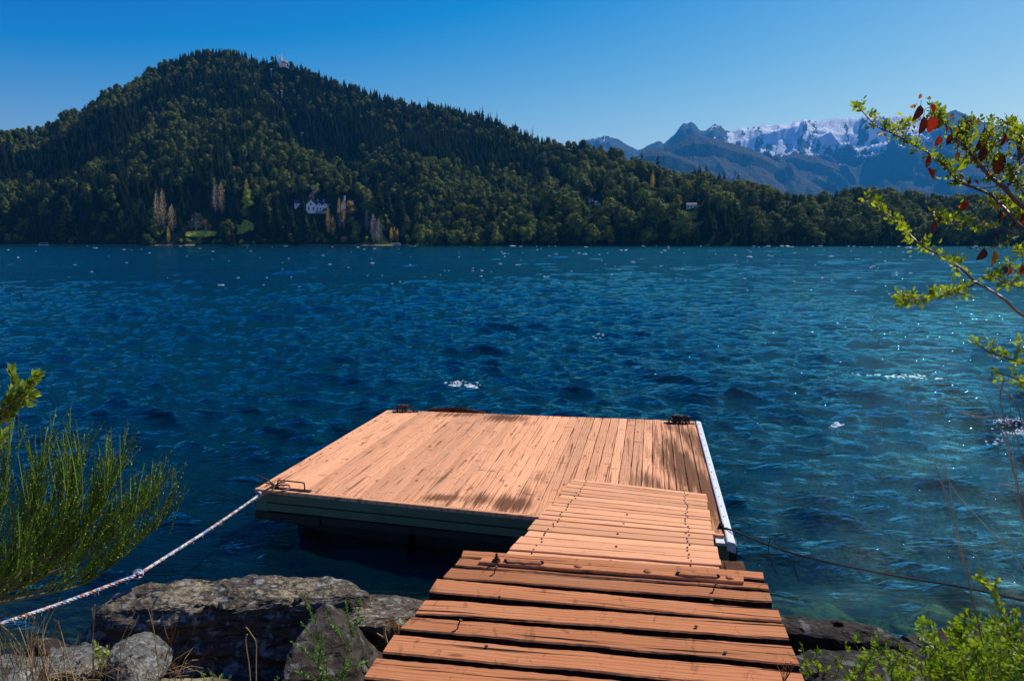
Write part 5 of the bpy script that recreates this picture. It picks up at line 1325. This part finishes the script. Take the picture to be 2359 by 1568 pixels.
for k, (L, d0, d1, r0, r1) in BR.items():
    P = branch(L, d0, d1); BP[k] = P; n = len(P) - 1
    r0 *= .68; m_ = MB(); m_.tube(P, [r0 + (r1 - r0) * (i / n) ** .8 for i in range(n + 1)], 6)
    for i in range(2, n, 3):   # thorns
        d = (P[i + 1] - P[i]).normalized(); s = (d.cross(V3(q))).normalized(); m_.tube([P[i], P[i] + s * (.006 + r0 * .6)], [.0016, .0002], 4)
    m_.build('branch', M_stem, rose)
for k, t0, t1, st, L, n in (('A1', .45, 1, .022, .022, (2, 4)), ('A1b', 0, 1, .017, .020, (2, 4)), ('A2', .42, 1, .026, .026, (2, 4)), ('B', .40, 1, .030, .026, (2, 3)), ('B2', .1, 1, .020, .024, (2, 4)), ('C', .5, 1, .022, .024, (2, 3)), ('D', .35, .7, .05, .018, (1, 2)),
                           ('E', .2, 1, .02, .024, (2, 4)), ('F1', 0, 1, .03, .022, (1, 3)), ('F2', .3, 1, .022, .022, (2, 3)), ('F3', .2, 1, .018, .022, (2, 4)), ('F4', .1, 1, .017, .02, (2, 4)), ('F5', 0, 1, .015, .022, (2, 4)), ('F6', .2, 1, .03, .018, (1, 2)), ('F7', .2, 1, .016, .024, (2, 3)), ('H', .3, 1, .02, .02, (2, 3)), ('J1', 0, 1, .02, .02, (2, 4)), ('J2', 0, 1, .018, .02, (2, 4)), ('J3', 0, 1, .02, .022, (2, 4)), ('J4', 0, 1, .02, .02, (2, 3))):
    tufts(leafm, BP[k], q, st * .72, L * 1.38, t0=t0, t1=t1, n=n)
for P in TRUNKS: tufts(leafm, P, q, .035, .034, t0=.3, t1=1, n=(2, 4))
tag(leafm.build('leaflets', ML_rose, rose, True), kind='stuff')
for tag_, pts_ in (('', 0),):
    pass
# large hanging autumn leaves, one part each
big = [(600, 190, -100, 120, 'd'), (620, 260, -95, 130, 'd'), (690, 260, -110, 100, 'r'), (720, 250, -80, 115, 'd'), (660, 180, -60, 80, 'r'), (835, 320, -85, 95, 'd'), (790, 370, -100, 80, 'd'), (910, 290, -120, 95, 'd'), (940, 330, -80, 85, 'g'), (1000, 330, -95, 170, 'd'), (1000, 450, -95, 100, 'd'),
       (1120, 360, -95, 110, 'r'), (1090, 490, -100, 140, 'd'), (1200, 440, -90, 145, 'd'), (1240, 360, -100, 90, 'd'), (650, 500, -90, 100, 'r'), (640, 580, -60, 100, 'r'), (560, 940 - 360, -60, 1, 'x'), (700, 600, -160, 80, 'g'), (890, 780, -100, 90, 'r'), (680, 900, -90, 105, 'r'), (700, 890, -40, 50, 'r'), (940, 660, -40, 45, 'r'), (1000, 1090, -130, 100, 'd'), (1060, 1100, -90, 105, 'o'), (1160, 1200, -85, 80, 'r'), (1110, 1200, -50, 70, 'd'),
       (1240, 1190, -100, 80, 'r'), (1060, 1000, -60, 60, 'd'), (830, 480, -90, 70, 'o'), (880, 520, -100, 90, 'g'), (720, 380, -95, 70, 'r'), (1140, 340, -40, 70, 'o'), (1100, 860, -90, 90, 'd'), (1190, 890, -100, 90, 'd'), (1240, 870, -80, 80, 'r'), (1150, 470, -80, 60, 'g'), (760, 320, -60, 60, 'r'), (590, 150, 80, 40, 'o'), (780, 270, 60, 45, 'o'), (640, 150, 30, 35, 'o'), (1150, 590, 20, 50, 'o'), (1190, 680, 70, 50, 'o'), (1040, 390, 60, 50, 'o'), (1200, 270, -150, 60, 'o'), (570, 190, -160, 40, 'o'), (1300, 320, -95, 120, 'd'), (1330, 600, -95, 120, 'r')] + [(random.Random(k).uniform(780, 1250), random.Random(k + 50).uniform(240, 960), random.Random(k + 90).uniform(-120, 60), random.Random(k + 7).uniform(28, 50), 'oogr'[k % 4]) for k in range(34)]
for (x, y, an, L, kd) in big:
    if kd == 'x': continue
    px, py = C4(x, y); p = wd(px, py, 1.86 + q.uniform(-.06, .06)); LL = L * .3673 / 1800 * 1.9 * q.uniform(.70, .95); a = math.radians(an + q.uniform(-8, 8))
    d = Vector((math.cos(a), q.uniform(-.3, .3), math.sin(a))); m_ = MB(); m_.leaf(p, d, Vector((q.uniform(-.6, .6), -1, q.uniform(-.2, .5))), LL, LL * q.uniform(.42, .72), q.uniform(.1, .6), q.uniform(.3, 1.1))
    m_.tube([p - d * LL * .25 + Vector((0, 0, .004)), p], .0007, 4)
    m_.build('autumn_leaf', {'d': ML_dark, 'r': ML_red, 'o': ML_orange, 'g': ML_rose}[kd], rose, True)
# second, lower branch of another rose
r2_ = wd(2480, 960, 2.0)
rose2 = empty('rose_branch', r2_, 'short leafy rose branch reaching in from the right edge just above the grass stalks', 'rose branch'); WM[rose2.name] = Matrix.Translation(r2_)
G4 = lambda x, y: (1900.5 + .29386 * x, 691 + .29386 * y)
for (x_, y_) in ((1900, 800), (1900, 600)):
    e_ = wd(*G4(x_, y_), 2.0); b_ = Vector((e_.x + .35, e_.y - .1, .4)); m_ = MB(); m_.tube(catmull([b_, Vector((e_.x + .30, e_.y, e_.z - .35)), e_], 8), .0035, 5); m_.build('stem', M_stem, rose2)
lm = MB()
for L, r0 in (([(1900, 800), (1560, 645), (1470, 605), (1380, 575), (1310, 530)], .003), ([(1900, 600), (1560, 500), (1420, 450), (1330, 420), (1270, 400), (1210, 355), (1150, 335)], .003), ([(1480, 470), (1500, 400), (1545, 340)], .0018), ([(1330, 420), (1320, 350), (1310, 300)], .0014), ([(1560, 640), (1500, 690), (1490, 700)], .0014)):
    P = catmull([wd(*G4(*p), 2.0) for p in L], 5); m_ = MB(); m_.tube(P, [r0 * (1 - .6 * i / (len(P) - 1)) for i in range(len(P))], 5); m_.build('branch', M_stem, rose2)
    tufts(lm, P, q, .017, .033, t0=.35 if len(L) > 4 else .1, n=(2, 4))
tag(lm.build('leaflets', ML_rose, rose2, True), kind='stuff')

# broom bush on the left
q = random.Random(21)
b0 = wd(-220, 1430, 2.7)
broom = empty('broom_bush', b0, 'bushy green broom shrub with thin upright twigs at the left edge', 'shrub'); WM[broom.name] = Matrix.Translation(b0)
MBR = [[(-60, 1600), (20, 1420), (60, 1260), (95, 1110)], [(-60, 1600), (50, 1390), (140, 1240), (170, 1100)], [(-60, 1600), (90, 1380), (210, 1240), (265, 1110)], [(-60, 1600), (100, 1400), (240, 1290), (345, 1170)],
       [(-60, 1600), (120, 1425), (270, 1315), (385, 1205)], [(-60, 1600), (90, 1445), (200, 1370), (290, 1290)], [(-60, 1600), (60, 1500), (160, 1450), (265, 1385)], [(-120, 1560), (-40, 1380), (-10, 1230), (15, 1080)],
       [(-120, 1560), (-60, 1300), (-50, 1150), (-30, 1000)], [(-60, 1600), (10, 1440), (50, 1330), (120, 1190)], [(-60, 1600), (40, 1430), (130, 1330), (220, 1180)], [(-60, 1600), (80, 1460), (190, 1400), (300, 1260)], [(-100, 1600), (0, 1470), (60, 1380), (130, 1280)], [(-60, 1560), (60, 1410), (180, 1300), (310, 1200)]]
tw_ = MB(); st_ = MB(); bd = MB()
for k in range(7):
    st_.tube(catmull([Vector((b0.x - .25 + k * .05, b0.y - .1 + (k % 3) * .08, .35)), Vector((b0.x - .15 + k * .02, b0.y, b0.z * .5 + .2)), wd(-220, 1430, 2.55 + (k % 5) * .10)], 6), .012, 6)
MBR = [MBR[i] for i in (0, 1, 2, 3, 4, 7, 8, 9, 10, 13, 5)]
for k in range(15):
    L = [(-220 if i == 0 else x, 1430 if i == 0 else y - (75 if i == 1 else 30 if i == 2 else 10)) for i, (x, y) in enumerate(MBR[k % len(MBR)])]; dd = 2.55 + (k % 5) * .10; j = 12 if k >= len(MBR) else 0
    P = catmull([wd(x + q.uniform(-j, j) * (i > 0), y + q.uniform(-j, j) * (i > 0), dd + .06 * i) for i, (x, y) in enumerate(L)], 7); n = len(P) - 1
    st_.tube(P, [.0075 * (1 - .85 * i / n) for i in range(n + 1)], 5)
    for i in range(3, n + 1):
        for _ in range(2 + (i % 2) if i < n else 4):
            d0 = (P[i] - P[i - 1]).normalized(); t = i / n
            dr = (d0 * .75 + Vector((q.uniform(-.5, .6), q.uniform(-.45, .45), .8))).normalized()
            ln = q.uniform(.10, .26) * (1.15 - .25 * t); bend = Vector((q.uniform(-.25, .25), q.uniform(-.2, .2), .25))
            s = P[i] - (P[i] - P[i - 1]) * q.random(); e = s + dr * ln + bend * ln * .4; md_ = s + dr * ln * .5
            Q = catmull([s, md_, e], 3); tw_.tube(Q, [.0026, .0025, .0024, .0022, .0019, .0016, .0010][:len(Q)], 3, False)
            for b_ in range(9):
                u = q.uniform(.1, .98); pp = s.lerp(md_, u * 2) if u < .5 else md_.lerp(e, u * 2 - 1)
                bd.leaf4(pp, dr * .8 + V3(q, .7), V3(q), q.uniform(.007, .013), q.uniform(.003, .0055))
            for _2 in range(2):
                u = q.uniform(.2, .8); pp = s.lerp(md_, u * 2) if u < .5 else md_.lerp(e, u * 2 - 1); d2 = (dr + V3(q, .35)).normalized(); l2 = ln * q.uniform(.25, .6)
                tw_.tube([pp, pp + d2 * l2 * .5, pp + d2 * l2 + Vector((0, 0, .008))], [.0014, .0012, .0007], 3, False)
                for b_ in range(4): bd.leaf4(pp + d2 * l2 * q.random(), d2 + V3(q, .7), V3(q), q.uniform(.005, .009), .0035)
# the tallest tips, traced
for (x0, y0, x1, y1) in ((60, 1180, 40, 1040), (128, 1090, 110, 1010), (190, 1110, 175, 968), (240, 1100, 245, 985), (280, 1130, 276, 1000), (330, 1130, 373, 1045), (180, 1100, 150, 985), (360, 1180, 407, 1100), (390, 1190, 432, 1108), (150, 1090, 128, 1005), (345, 1140, 352, 1060), (300, 1110, 305, 1040), (85, 1130, 82, 1000), (90, 1200, 66, 1005)):
    s, e = wd(x0, y0 + 40, 2.75), wd(x1, y1, 2.75); md_ = s.lerp(e, .5) + V3(q, .008); tw_.tube(catmull([s, md_, e], 4), [.0024, .0023, .0022, .0021, .0019, .0017, .0015, .0013, .001], 4, False)
    for b_ in range(14): bd.leaf4(s.lerp(e, q.uniform(0, .9)), (e - s).normalized() + V3(q, .7), V3(q), q.uniform(.005, .011), .004)
st_.build('stems', M_broomstem, broom, True); tag(tw_.build('twigs', ML_broom, broom), kind='stuff'); tag(bd.build('leaflets', ML_bud, broom), kind='stuff')

# leathery leaved branch at the far left
q = random.Random(33); l0 = wd(-60, 1120, 1.7)
lau = empty('evergreen_branch', l0, 'branch with thick oval green leaves and pink buds at the left edge above the broom', 'branch'); WM[lau.name] = Matrix.Translation(l0)
D5 = lambda x, y: (.2449 * x, 806.3 + .2449 * y)
lf = MB(); nb_ = 0
for (x_, y_) in ((-250, 900), (-200, 1100)):
    e_ = wd(*D5(x_, y_), 1.75); m_ = MB(); m_.tube(catmull([Vector((e_.x - .35, e_.y - .1, .5)), Vector((e_.x - .22, e_.y - .05, e_.z - .45)), e_], 8), .006, 6); m_.build('stem', M_bark, lau)
for L, r0 in (([(-250, 900), (-100, 700), (30, 560), (90, 460), (130, 370), (110, 200)], .004), ([(30, 560), (130, 440), (230, 380), (300, 300), (350, 250)], .002), ([(-200, 1100), (-60, 950), (0, 860), (20, 800)], .002), ([(30, 560), (120, 520), (210, 500)], .0016), ([(-100, 700), (-10, 660), (60, 620), (90, 590)], .0016), ([(90, 460), (180, 420), (280, 420)], .0016)):
    P = catmull([wd(*D5(*p), 1.75 + q.uniform(-.03, .03)) for p in L], 6); n = len(P) - 1; m_ = MB(); m_.tube(P, [r0 * (1 - .6 * i / n) for i in range(n + 1)], 5); m_.build('twig', M_berry if r0 < .003 else M_bark, lau)
    for i in range(1, n + 1):
        if P[i].x < -1.35: continue
        for _ in range(3):
            d = ((P[i] - P[i - 1]).normalized() + V3(q, .7) + Vector((.1, 0, .25))).normalized(); LL = q.uniform(.020, .030)
            lf.leaf(P[i] + V3(q, .003), d, V3(q) + Vector((0, -.6, .6)), LL, LL * .42, .1, .15)
        if i % 2 == 0 and r0 < .003: m_ = MB(); m_.blob(P[i] + V3(q, .008), .0032, 5, (1, 1, 1), .1, q); m_.build('bud', M_berry, lau, True)
tag(lf.build('leaves', ML_laurel, lau, True), kind='stuff')

# bright sprig in front of the pointed rock
q = random.Random(40); s0 = wy(770, 1640, 3.1)
G7 = lambda x, y: (518.3 + .2441 * x, 1238.2 + .2441 * y)
def sprig(name, label, paths, yy, L, mat, stem, dens=.016, cat='plant', r=.0022, w_=.42, n=(2, 3)):
    P0 = wy(*paths[0][0], yy); root = empty(name, P0, label, cat); WM[root.name] = Matrix.Translation(P0); lf = MB(); m_ = MB()
    for pl in paths:
        P = catmull([wy(*p, yy + q.uniform(-.05, .05)) for p in pl], 6); k = len(P) - 1; m_.tube(P, [r * (1 - .7 * i / k) for i in range(k + 1)], 5)
        acc = 0; tot = 0
        for i in range(1, k + 1):
            sg = P[i] - P[i - 1]; cnt = sg.length / dens; c_ = int(cnt) + (q.random() < cnt % 1)
            for _ in range(c_):
                p = P[i - 1] + sg * q.random()
                for _k in range(q.randint(*n)):
                    d = (sg.normalized() * .8 + V3(q, .8)).normalized(); LL = L * q.uniform(.6, 1.2); lf.leaf(p, d, V3(q), LL, LL * w_, .15, .2)
    m_.build('stem', stem, root, True); tag(lf.build('leaves', mat, root, True), kind='stuff'); return root
gp = lambda L: [G7(*p) for p in L]
sprig('green_sprig', 'bright green leafy sprig growing in front of the pointed rock', [gp([(960, 1500), (930, 1330), (880, 1200), (800, 1120), (740, 1040), (630, 985)]), gp([(960, 1500), (920, 1280), (870, 1100), (830, 930), (770, 860), (735, 800)]), gp([(880, 1200), (900, 1000), (860, 830), (800, 690), (770, 600), (720, 515)]),
      gp([(1060, 1500), (1120, 1200), (1180, 1000), (1230, 830), (1260, 700), (1275, 600)]), gp([(1150, 1080), (1100, 950), (1060, 870), (1000, 800), (945, 690)]), gp([(1200, 930), (1170, 800), (1150, 700), (1145, 620)]), gp([(960, 1500), (1040, 1330), (1150, 1240), (1250, 1210), (1350, 1160)]), gp([(1230, 830), (1290, 780), (1300, 740)]),
      gp([(930, 1500), (850, 1330), (760, 1290), (660, 1260)]), gp([(960, 1400), (960, 1200), (930, 1050), (920, 900)]), gp([(1060, 1500), (1100, 1350), (1190, 1150)])], 3.25, .017, ML_sprig, M_broomstem, .0095)
sprig('green_sprig', 'two small low green tufts left of the bright sprig, at the bottom edge', [[(474, 1580), (468, 1555), (464, 1545)], [(484, 1580), (490, 1560), (486, 1550)], [(502, 1580), (506, 1562), (511, 1553)], [(520, 1582), (527, 1566), (532, 1556)], [(640, 1590), (636, 1570), (641, 1556)], [(655, 1590), (652, 1572), (656, 1560)]], 3.2, .014, ML_sprig, M_broomstem, .008)
sprig('small_leafy_plant', 'small olive leafed plant in front of the slab rock, beside the upright lichen rock', [[(232, 1560), (228, 1520), (224, 1480)], [(232, 1560), (236, 1510), (246, 1500)], [(228, 1520), (220, 1500), (221, 1478)], [(232, 1540), (240, 1520), (250, 1490)]], 3.25, .022, ML_laurel, M_drystem, .018, w_=.5)
sprig('yellow_leaf_twig', 'twig with a few yellow orange leaves poking out beside the walkway', [[(935, 1462), (918, 1448), (905, 1436), (893, 1428)], [(918, 1448), (914, 1436), (916, 1426)]], 3.75, .034, ML_orange, M_drystem, .03, w_=.3, n=(1, 1))
sprig('small_leafy_plant', 'leafy green plant growing from the gap between walkway and dark right rock', [[(1880, 1600), (1868, 1560), (1855, 1520), (1846, 1485)], [(1880, 1600), (1885, 1550), (1878, 1520), (1884, 1495)], [(1868, 1560), (1850, 1545), (1844, 1530)], [(1880, 1600), (1900, 1570), (1905, 1540)]], 3.3, .026, ML_low, M_drystem, .011, w_=.5)

# low rose thicket, bottom right
def thicket(name, label, rows, seed, L=.05, yy=3.1):
    global q
    q = random.Random(seed); P0 = wy(rows[0][0], 1640, yy); root = empty(name, P0, label, 'rose bush'); WM[root.name] = Matrix.Translation(P0); lf = MB(); st = MB()
    for (x, ytop, n) in rows:
        for k in range(n):
            y0 = yy + q.uniform(-.45, .35); tx = x + q.uniform(-38, 38); ty = ytop + (k / max(1, n - 1)) ** 1.3 * (1600 - ytop) * .8 + q.uniform(-6, 12)
            e = wy(tx, ty, y0); s = e + Vector((q.uniform(-.12, .16), q.uniform(-.1, .1), -q.uniform(.15, .3))); P = catmull([s, s.lerp(e, .5) + V3(q, .02), e], 4); st.tube(P, [.0018, .0018, .0017, .0016, .0015, .0014, .0013, .0011, .001], 4)
            for i in range(2, len(P)):
                for _ in range(2): compound(lf, P[i], (V3(q, .8) + Vector((0, -.1, .55))), L * q.uniform(.65, 1.2), q, q.choice((5, 5, 7)), .6)
    st.build('stems', M_drystem, root, True); tag(lf.build('leaflets', ML_low, root, True), kind='stuff'); return root
thicket('low_rose_shrub', 'low spreading rose shrub with small dim leaves just right of the dark rock', [(1965, 1492, 4), (2000, 1484, 5), (2045, 1478, 6), (2090, 1490, 6)], 50, .045)
thicket('low_rose_shrub', 'low rose shrub with bright lime leaves, centre of the bottom right thicket', [(2120, 1450, 8), (2165, 1444, 9), (2210, 1438, 9), (2180, 1470, 7), (2240, 1470, 8)], 51, .052, 3.0)
thicket('low_rose_shrub', 'bright green rose shrub in the bottom right corner', [(2280, 1420, 9), (2330, 1430, 10), (2359, 1450, 8), (2400, 1430, 8), (2300, 1490, 7)], 52, .055, 2.9)
sprig('rose_shoot', 'tall rose shoot with round leaves rising above the bottom right thicket', [[(2330, 1480), (2318, 1430), (2300, 1390), (2285, 1350), (2262, 1325)], [(2300, 1390), (2290, 1360), (2300, 1330)], [(2285, 1350), (2262, 1340), (2250, 1330)], [(2359, 1500), (2340, 1430), (2345, 1405)]], 2.95, .024, ML_rose, M_drystem, .013, w_=.7)
sprig('rose_shoot', 'small bright rose shoot standing left of the tall one', [[(2220, 1490), (2214, 1460), (2222, 1430), (2225, 1405)], [(2214, 1460), (2196, 1440), (2190, 1430)]], 3.0, .026, ML_rose, M_drystem, .011, w_=.6)

# grasses
q = random.Random(60)
def stalks(name, label, items, mat, r=.0016, head=.05, hl=.006, group=None, one=True, depth=2.6):
    """each item: points in the picture and a distance"""
    for it in items:
        pl, d_ = it[0], it[1]; hd = it[2] if len(it) > 2 else 1
        P = catmull([wy(*p, d_) for p in pl], 7); n = len(P) - 1; m_ = MB(); m_.tube(P, [r * (1 - .55 * i / n) for i in range(n + 1)], 4); root = P[0]
        for i in range(n + 1):
            if i / n > 1 - .28 * hd:
                for _ in range(5 if hd else 0):
                    d = (P[min(i + 1, n)] - P[i - 1]).normalized() + V3(q, .35); m_.leaf4(P[i] + V3(q, .001), d, V3(q), hl * q.uniform(1, 2.2), hl * .5)
        o = m_.build(name, mat, None); tag(o, label, 'grass', group)
G6 = lambda x, y: (.2472 * x, 1180.6 + .2472 * y)
g6 = lambda L: [G6(*p) for p in L]
items = [(g6([(250, 1650), (240, 1350), (150, 1180), (30, 1060), (-60, 1020)]), 2.7), (g6([(330, 1650), (290, 1400), (210, 1150), (120, 960), (60, 930), (10, 960)]), 2.8), (g6([(480, 1650), (400, 1400), (350, 1150), (310, 980), (240, 935), (180, 965)]), 2.75),
         (g6([(870, 1650), (865, 1350), (875, 1050), (885, 870)]), 2.9), (g6([(872, 1650), (868, 1300), (868, 1000), (862, 905)]), 2.9), (g6([(720, 1650), (640, 1380), (580, 1150), (550, 1050), (515, 995)]), 2.8), (g6([(640, 1650), (600, 1400), (590, 1200), (560, 1080), (545, 1020)]), 2.8),
         (g6([(680, 1360), (700, 1250), (725, 1155)]), 2.9), (g6([(1130, 1650), (1125, 1350), (1130, 1200), (1180, 1070), (1250, 940)]), 2.9), (g6([(1150, 1300), (1180, 1180), (1230, 1090), (1290, 970)]), 2.9),
         (g6([(1480, 1650), (1470, 1400), (1440, 1150), (1400, 960), (1358, 840)]), 3.0), (g6([(1470, 1400), (1445, 1180), (1420, 1000), (1408, 860)]), 3.0), (g6([(300, 1650), (300, 1300), (298, 1040)]), 2.7), (g6([(390, 1650), (400, 1350), (370, 1250), (310, 1170)]), 2.7), (g6([(40, 1650), (20, 1450), (0, 1250), (-30, 1100)]), 2.6), (g6([(460, 1500), (462, 1350), (460, 1210)]), 2.8),
         (g6([(100, 1650), (60, 1500), (-10, 1390), (-60, 1350)]), 2.6), (g6([(560, 1650), (520, 1480), (420, 1330), (340, 1200)]), 2.75), (g6([(980, 1600), (985, 1500), (988, 1410)]), 2.9), (g6([(600, 1350), (570, 1250), (552, 1200)]), 2.8)]
stalks('grass_stalk', 'dry straw coloured grass stalk at the bottom left', items, M_dry, .0021, hl=.0055, group='dry grass stalks at the bottom left')
items = [(g6([(1480, 1600), (1560, 1400), (1590, 1200), (1600, 1080), (1598, 1010)]), 3.0), (g6([(1480, 1600), (1550, 1350), (1600, 1200), (1650, 1020), (1695, 930)]), 3.0), (g6([(1560, 1600), (1640, 1360), (1760, 1190), (1810, 1080), (1835, 940)]), 3.05), (g6([(1575, 1200), (1530, 1060), (1515, 935)]), 3.0), (g6([(1450, 1560), (1560, 1300), (1575, 1120)]), 3.0),
         (g6([(1700, 1560), (1820, 1420), (1900, 1340), (1975, 1240)]), 3.1), (g6([(1620, 1600), (1640, 1480), (1570, 1390)]), 3.0), (g6([(1780, 1600), (1800, 1500), (1860, 1410)]), 3.1), (g6([(1990, 1600), (1980, 1470), (1985, 1390)]), 3.1), (g6([(1480, 1350), (1520, 1345), (1550, 1370)]), 3.0), (g6([(2080, 1600), (2000, 1510), (1940, 1450)]), 3.1), (g6([(1600, 1250), (1650, 1150), (1665, 1100)]), 3.0),
         (g6([(1690, 1568), (1640, 1450), (1580, 1370)]), 3.0), (g6([(1700, 1600), (1680, 1500), (1635, 1410)]), 3.0)]
stalks('dead_stem', 'thin reddish dead stem standing in front of the shaded slab rock', items, M_drystem, .0016, hl=.003, group='thin dead stems in front of the slab rock')
for k, (L, lb) in enumerate((([(578, 1600), (575, 1540), (568, 1490), (566, 1470), (570, 1460)], 'pale bare twig, left and shorter of the two before the slab rock'), ([(590, 1600), (590, 1520), (590, 1480), (580, 1462), (572, 1450), (566, 1444)], 'pale bare twig, right and taller of the two before the slab rock'))):
    m_ = MB(); m_.tube(catmull([wy(*p, 3.15) for p in L], 5), .0026, 5); m_.tube([wy(590, 1482, 3.15), wy(593, 1478, 3.15)], .0014, 4); tag(m_.build('bare_twig', M_dry, None), lb, 'twig')
m_ = MB(); m_.tube([wy(892, 1480, 3.75), wy(886, 1458, 3.75), wy(885, 1438, 3.75)], .006, 6); m_.tube([wy(890, 1472, 3.75), wy(868, 1458, 3.75)], .004, 5); tag(m_.build('broken_twig', M_dry, None), 'short broken pale stick between the pointed rock and the walkway', 'twig')
# litter of dry blades at the foot of the rocks
lt = MB()
for k in range(150):
    x = q.uniform(60, 430); y = q.uniform(1535, 1600); p = wy(x, y, 3.0 + q.uniform(-.15, .2)); d = Vector((q.uniform(-1, 1), q.uniform(-.4, .4), q.uniform(-.1, .9))).normalized() * q.uniform(.04, .16)
    lt.tube([p, p + d * .5 + Vector((0, 0, .01)), p + d - Vector((0, 0, .01))], [.0013, .0012, .0006], 3, False)
for k in range(60):
    x = q.uniform(0, 120); y = q.uniform(1500, 1600); p = wy(x, y, 2.75 + q.uniform(-.15, .2)); d = Vector((q.uniform(-.6, .3), q.uniform(-.3, .3), 1)).normalized() * q.uniform(.08, .22)
    lt.tube([p, p + d * .5, p + d + Vector((.02, 0, -.01))], [.0017, .0015, .0007], 3, False)
tag(lt.build('dry_grass', M_dry, None), 'tangle of dry grass blades around the lichen rocks', 'grass', kind='stuff')
# tall stalks on the right
items = [([(2300, 1640), (2250, 1420), (2200, 1200), (2150, 1060), (2115, 990), (2095, 935)], 2.5), ([(2290, 1600), (2240, 1380), (2180, 1150), (2150, 1060)], 2.5, 0), ([(2400, 1420), (2350, 1300), (2280, 1220), (2200, 1130), (2158, 1050)], 2.5, 0), ([(2359, 1520), (2300, 1440), (2220, 1290), (2180, 1070)], 2.5, 0),
         ([(2400, 1400), (2355, 1190), (2340, 1080), (2330, 970), (2322, 860)], 2.3, 0), ([(2380, 1300), (2340, 1110), (2310, 1000), (2280, 930), (2256, 885)], 2.3, 0), ([(2359, 1080), (2340, 1000), (2310, 960), (2260, 960), (2216, 950)], 2.3), ([(2375, 1200), (2335, 1080), (2312, 960), (2304, 910), (2312, 878)], 2.3), ([(2359, 990), (2340, 930), (2300, 890), (2258, 867)], 2.2), ([(2420, 1150), (2359, 1130), (2330, 1118), (2300, 1113)], 2.3, 0), ([(2390, 1260), (2359, 1190), (2335, 1135)], 2.2)]
labels = ['tall brown grass stalk with seed heads over the water, leftmost on the right side', 'thin stalk close beside the tallest stalk over the water', 'thin slanting stalk crossing the water towards the right edge', 'faint slanting stalk between the tall stalk and the right edge', 'straight thin stalk near the right edge, the most upright', 'thin straight stalk leaning left near the right edge', 'stalk with a drooping seed head pointing left near the right edge', 'upright stalk with seed heads beside the foam at the right edge', 'arched stalk whose seed head hangs just under the rose branch', 'short dark stalk lying almost level at the right edge', 'short stalk with a pale seed head at the right edge']
for it, lb in zip(items, labels): stalks('grass_stalk', lb, [it], M_drystem, .0018, hl=.006)
m_ = MB(); m_.leaf(wy(2035, 1600, 2.9), wy(1965, 1500, 3.0) - wy(2035, 1600, 2.9), Vector((0, -1, .3)), (wy(1965, 1500, 3.0) - wy(2035, 1600, 2.9)).length, .012, .12, .2); tag(m_.build('long_grass', ML_low, None), 'single long green grass blade at the bottom edge right of the walkway', 'grass')
sp2 = MB(); pp = wz(1808, 1568, WZ)
for k in range(7):
    d = Vector((q.uniform(-.5, .5), q.uniform(-.2, .2), 1)); sp2.tube([pp + V3(q, .008), pp + d * .03, pp + d * .065 + V3(q, .01)], [.0016, .0014, .001], 4)
    for _ in range(3): sp2.leaf4(pp + d * q.uniform(.02, .065), d + V3(q, .6), V3(q), .012, .004)
tag(sp2.build('dry_sprig', M_drystem, None), 'small dark dry sprig standing on the walkway at its right edge', 'plant')

# ------------------------------------------------------------------ foam on the waves
q = random.Random(71)
m, nt, b = newmat('foam'); b.inputs['Base Color'].default_value = (.80, .84, .86, 1); b.inputs['Roughness'].default_value = .7
fm = MB()
def foam_at(px, py, wpx_, n, r, hgt=.5, spread=.25):
    for k in range(n):
        x = px + q.gauss(0, wpx_ * .3); y = py + q.gauss(0, wpx_ * spread * .3); p = wz(x, y, 0.0); d_ = math.hypot(p.x, p.y)
        if d_ > 1200: continue
        z = water_z(p.x, p.y) if d_ < 80 else .05
        fm.blob((p.x, p.y, z + .0), r * q.uniform(.4, 1.2), 4, (1.5, 1, hgt), .35, q)
for (x, y, w_, n) in ((1050, 886, 30, 70), (1085, 890, 34, 50), (1925, 967, 26, 34), (1990, 866, 70, 26), (2060, 868, 100, 60), (2110, 868, 40, 26), (2165, 884, 30, 12), (2325, 966, 60, 240), (2352, 984, 60, 300), (2300, 1005, 50, 14), (1385, 777, 30, 14), (823, 818, 12, 8), (745, 589, 1, 1)):
    P_ = wz(x, y, 0); foam_at(x, y, w_, n, .0013 * P_.y * (.6 if n > 200 else 1), .35, .22)
for k in range(220):   # far whitecaps
    t = q.random() ** 2.3; y = 567 + t * 110; x = q.uniform(0, 2359) if q.random() < .5 else q.uniform(900, 2359); P_ = wz(x, y, 0); d_ = P_.length
    s = d_ / 1800; w_ = q.uniform(1.4, 4.2) * (1.9 if q.random() < .12 else 1)
    for j in range(q.randint(1, 3)):
        fm.blob((P_.x + q.uniform(-1, 1) * w_ * s, P_.y, .06), w_ * s * .5, 4, (1.3, .6, .5), .35, q)
tag(fm.build('foam', m, None), 'scattered white foam and small whitecaps on the lake', 'foam', kind='stuff')
# ------------------------------------------------------------------ haze
m = bpy.data.materials.new('air'); m.use_nodes = True; nt = m.node_tree; nt.nodes.remove(nt.nodes['Principled BSDF'])
pv = nt.nodes.new('ShaderNodeVolumePrincipled'); pv.inputs['Density'].default_value = 5.2e-5; pv.inputs['Color'].default_value = (.04, .40, 1.0, 1); pv.inputs['Anisotropy'].default_value = .2
nt.links.new(pv.outputs[0], nt.nodes['Material Output'].inputs['Volume'])
hm = MB(); hm.box((-16100, -2100, -15.6), (16100, 14100, 1560)); hz_ = hm.build('haze', m, None); tag(hz_, 'thin blue haze over the lake', 'haze', kind='stuff')
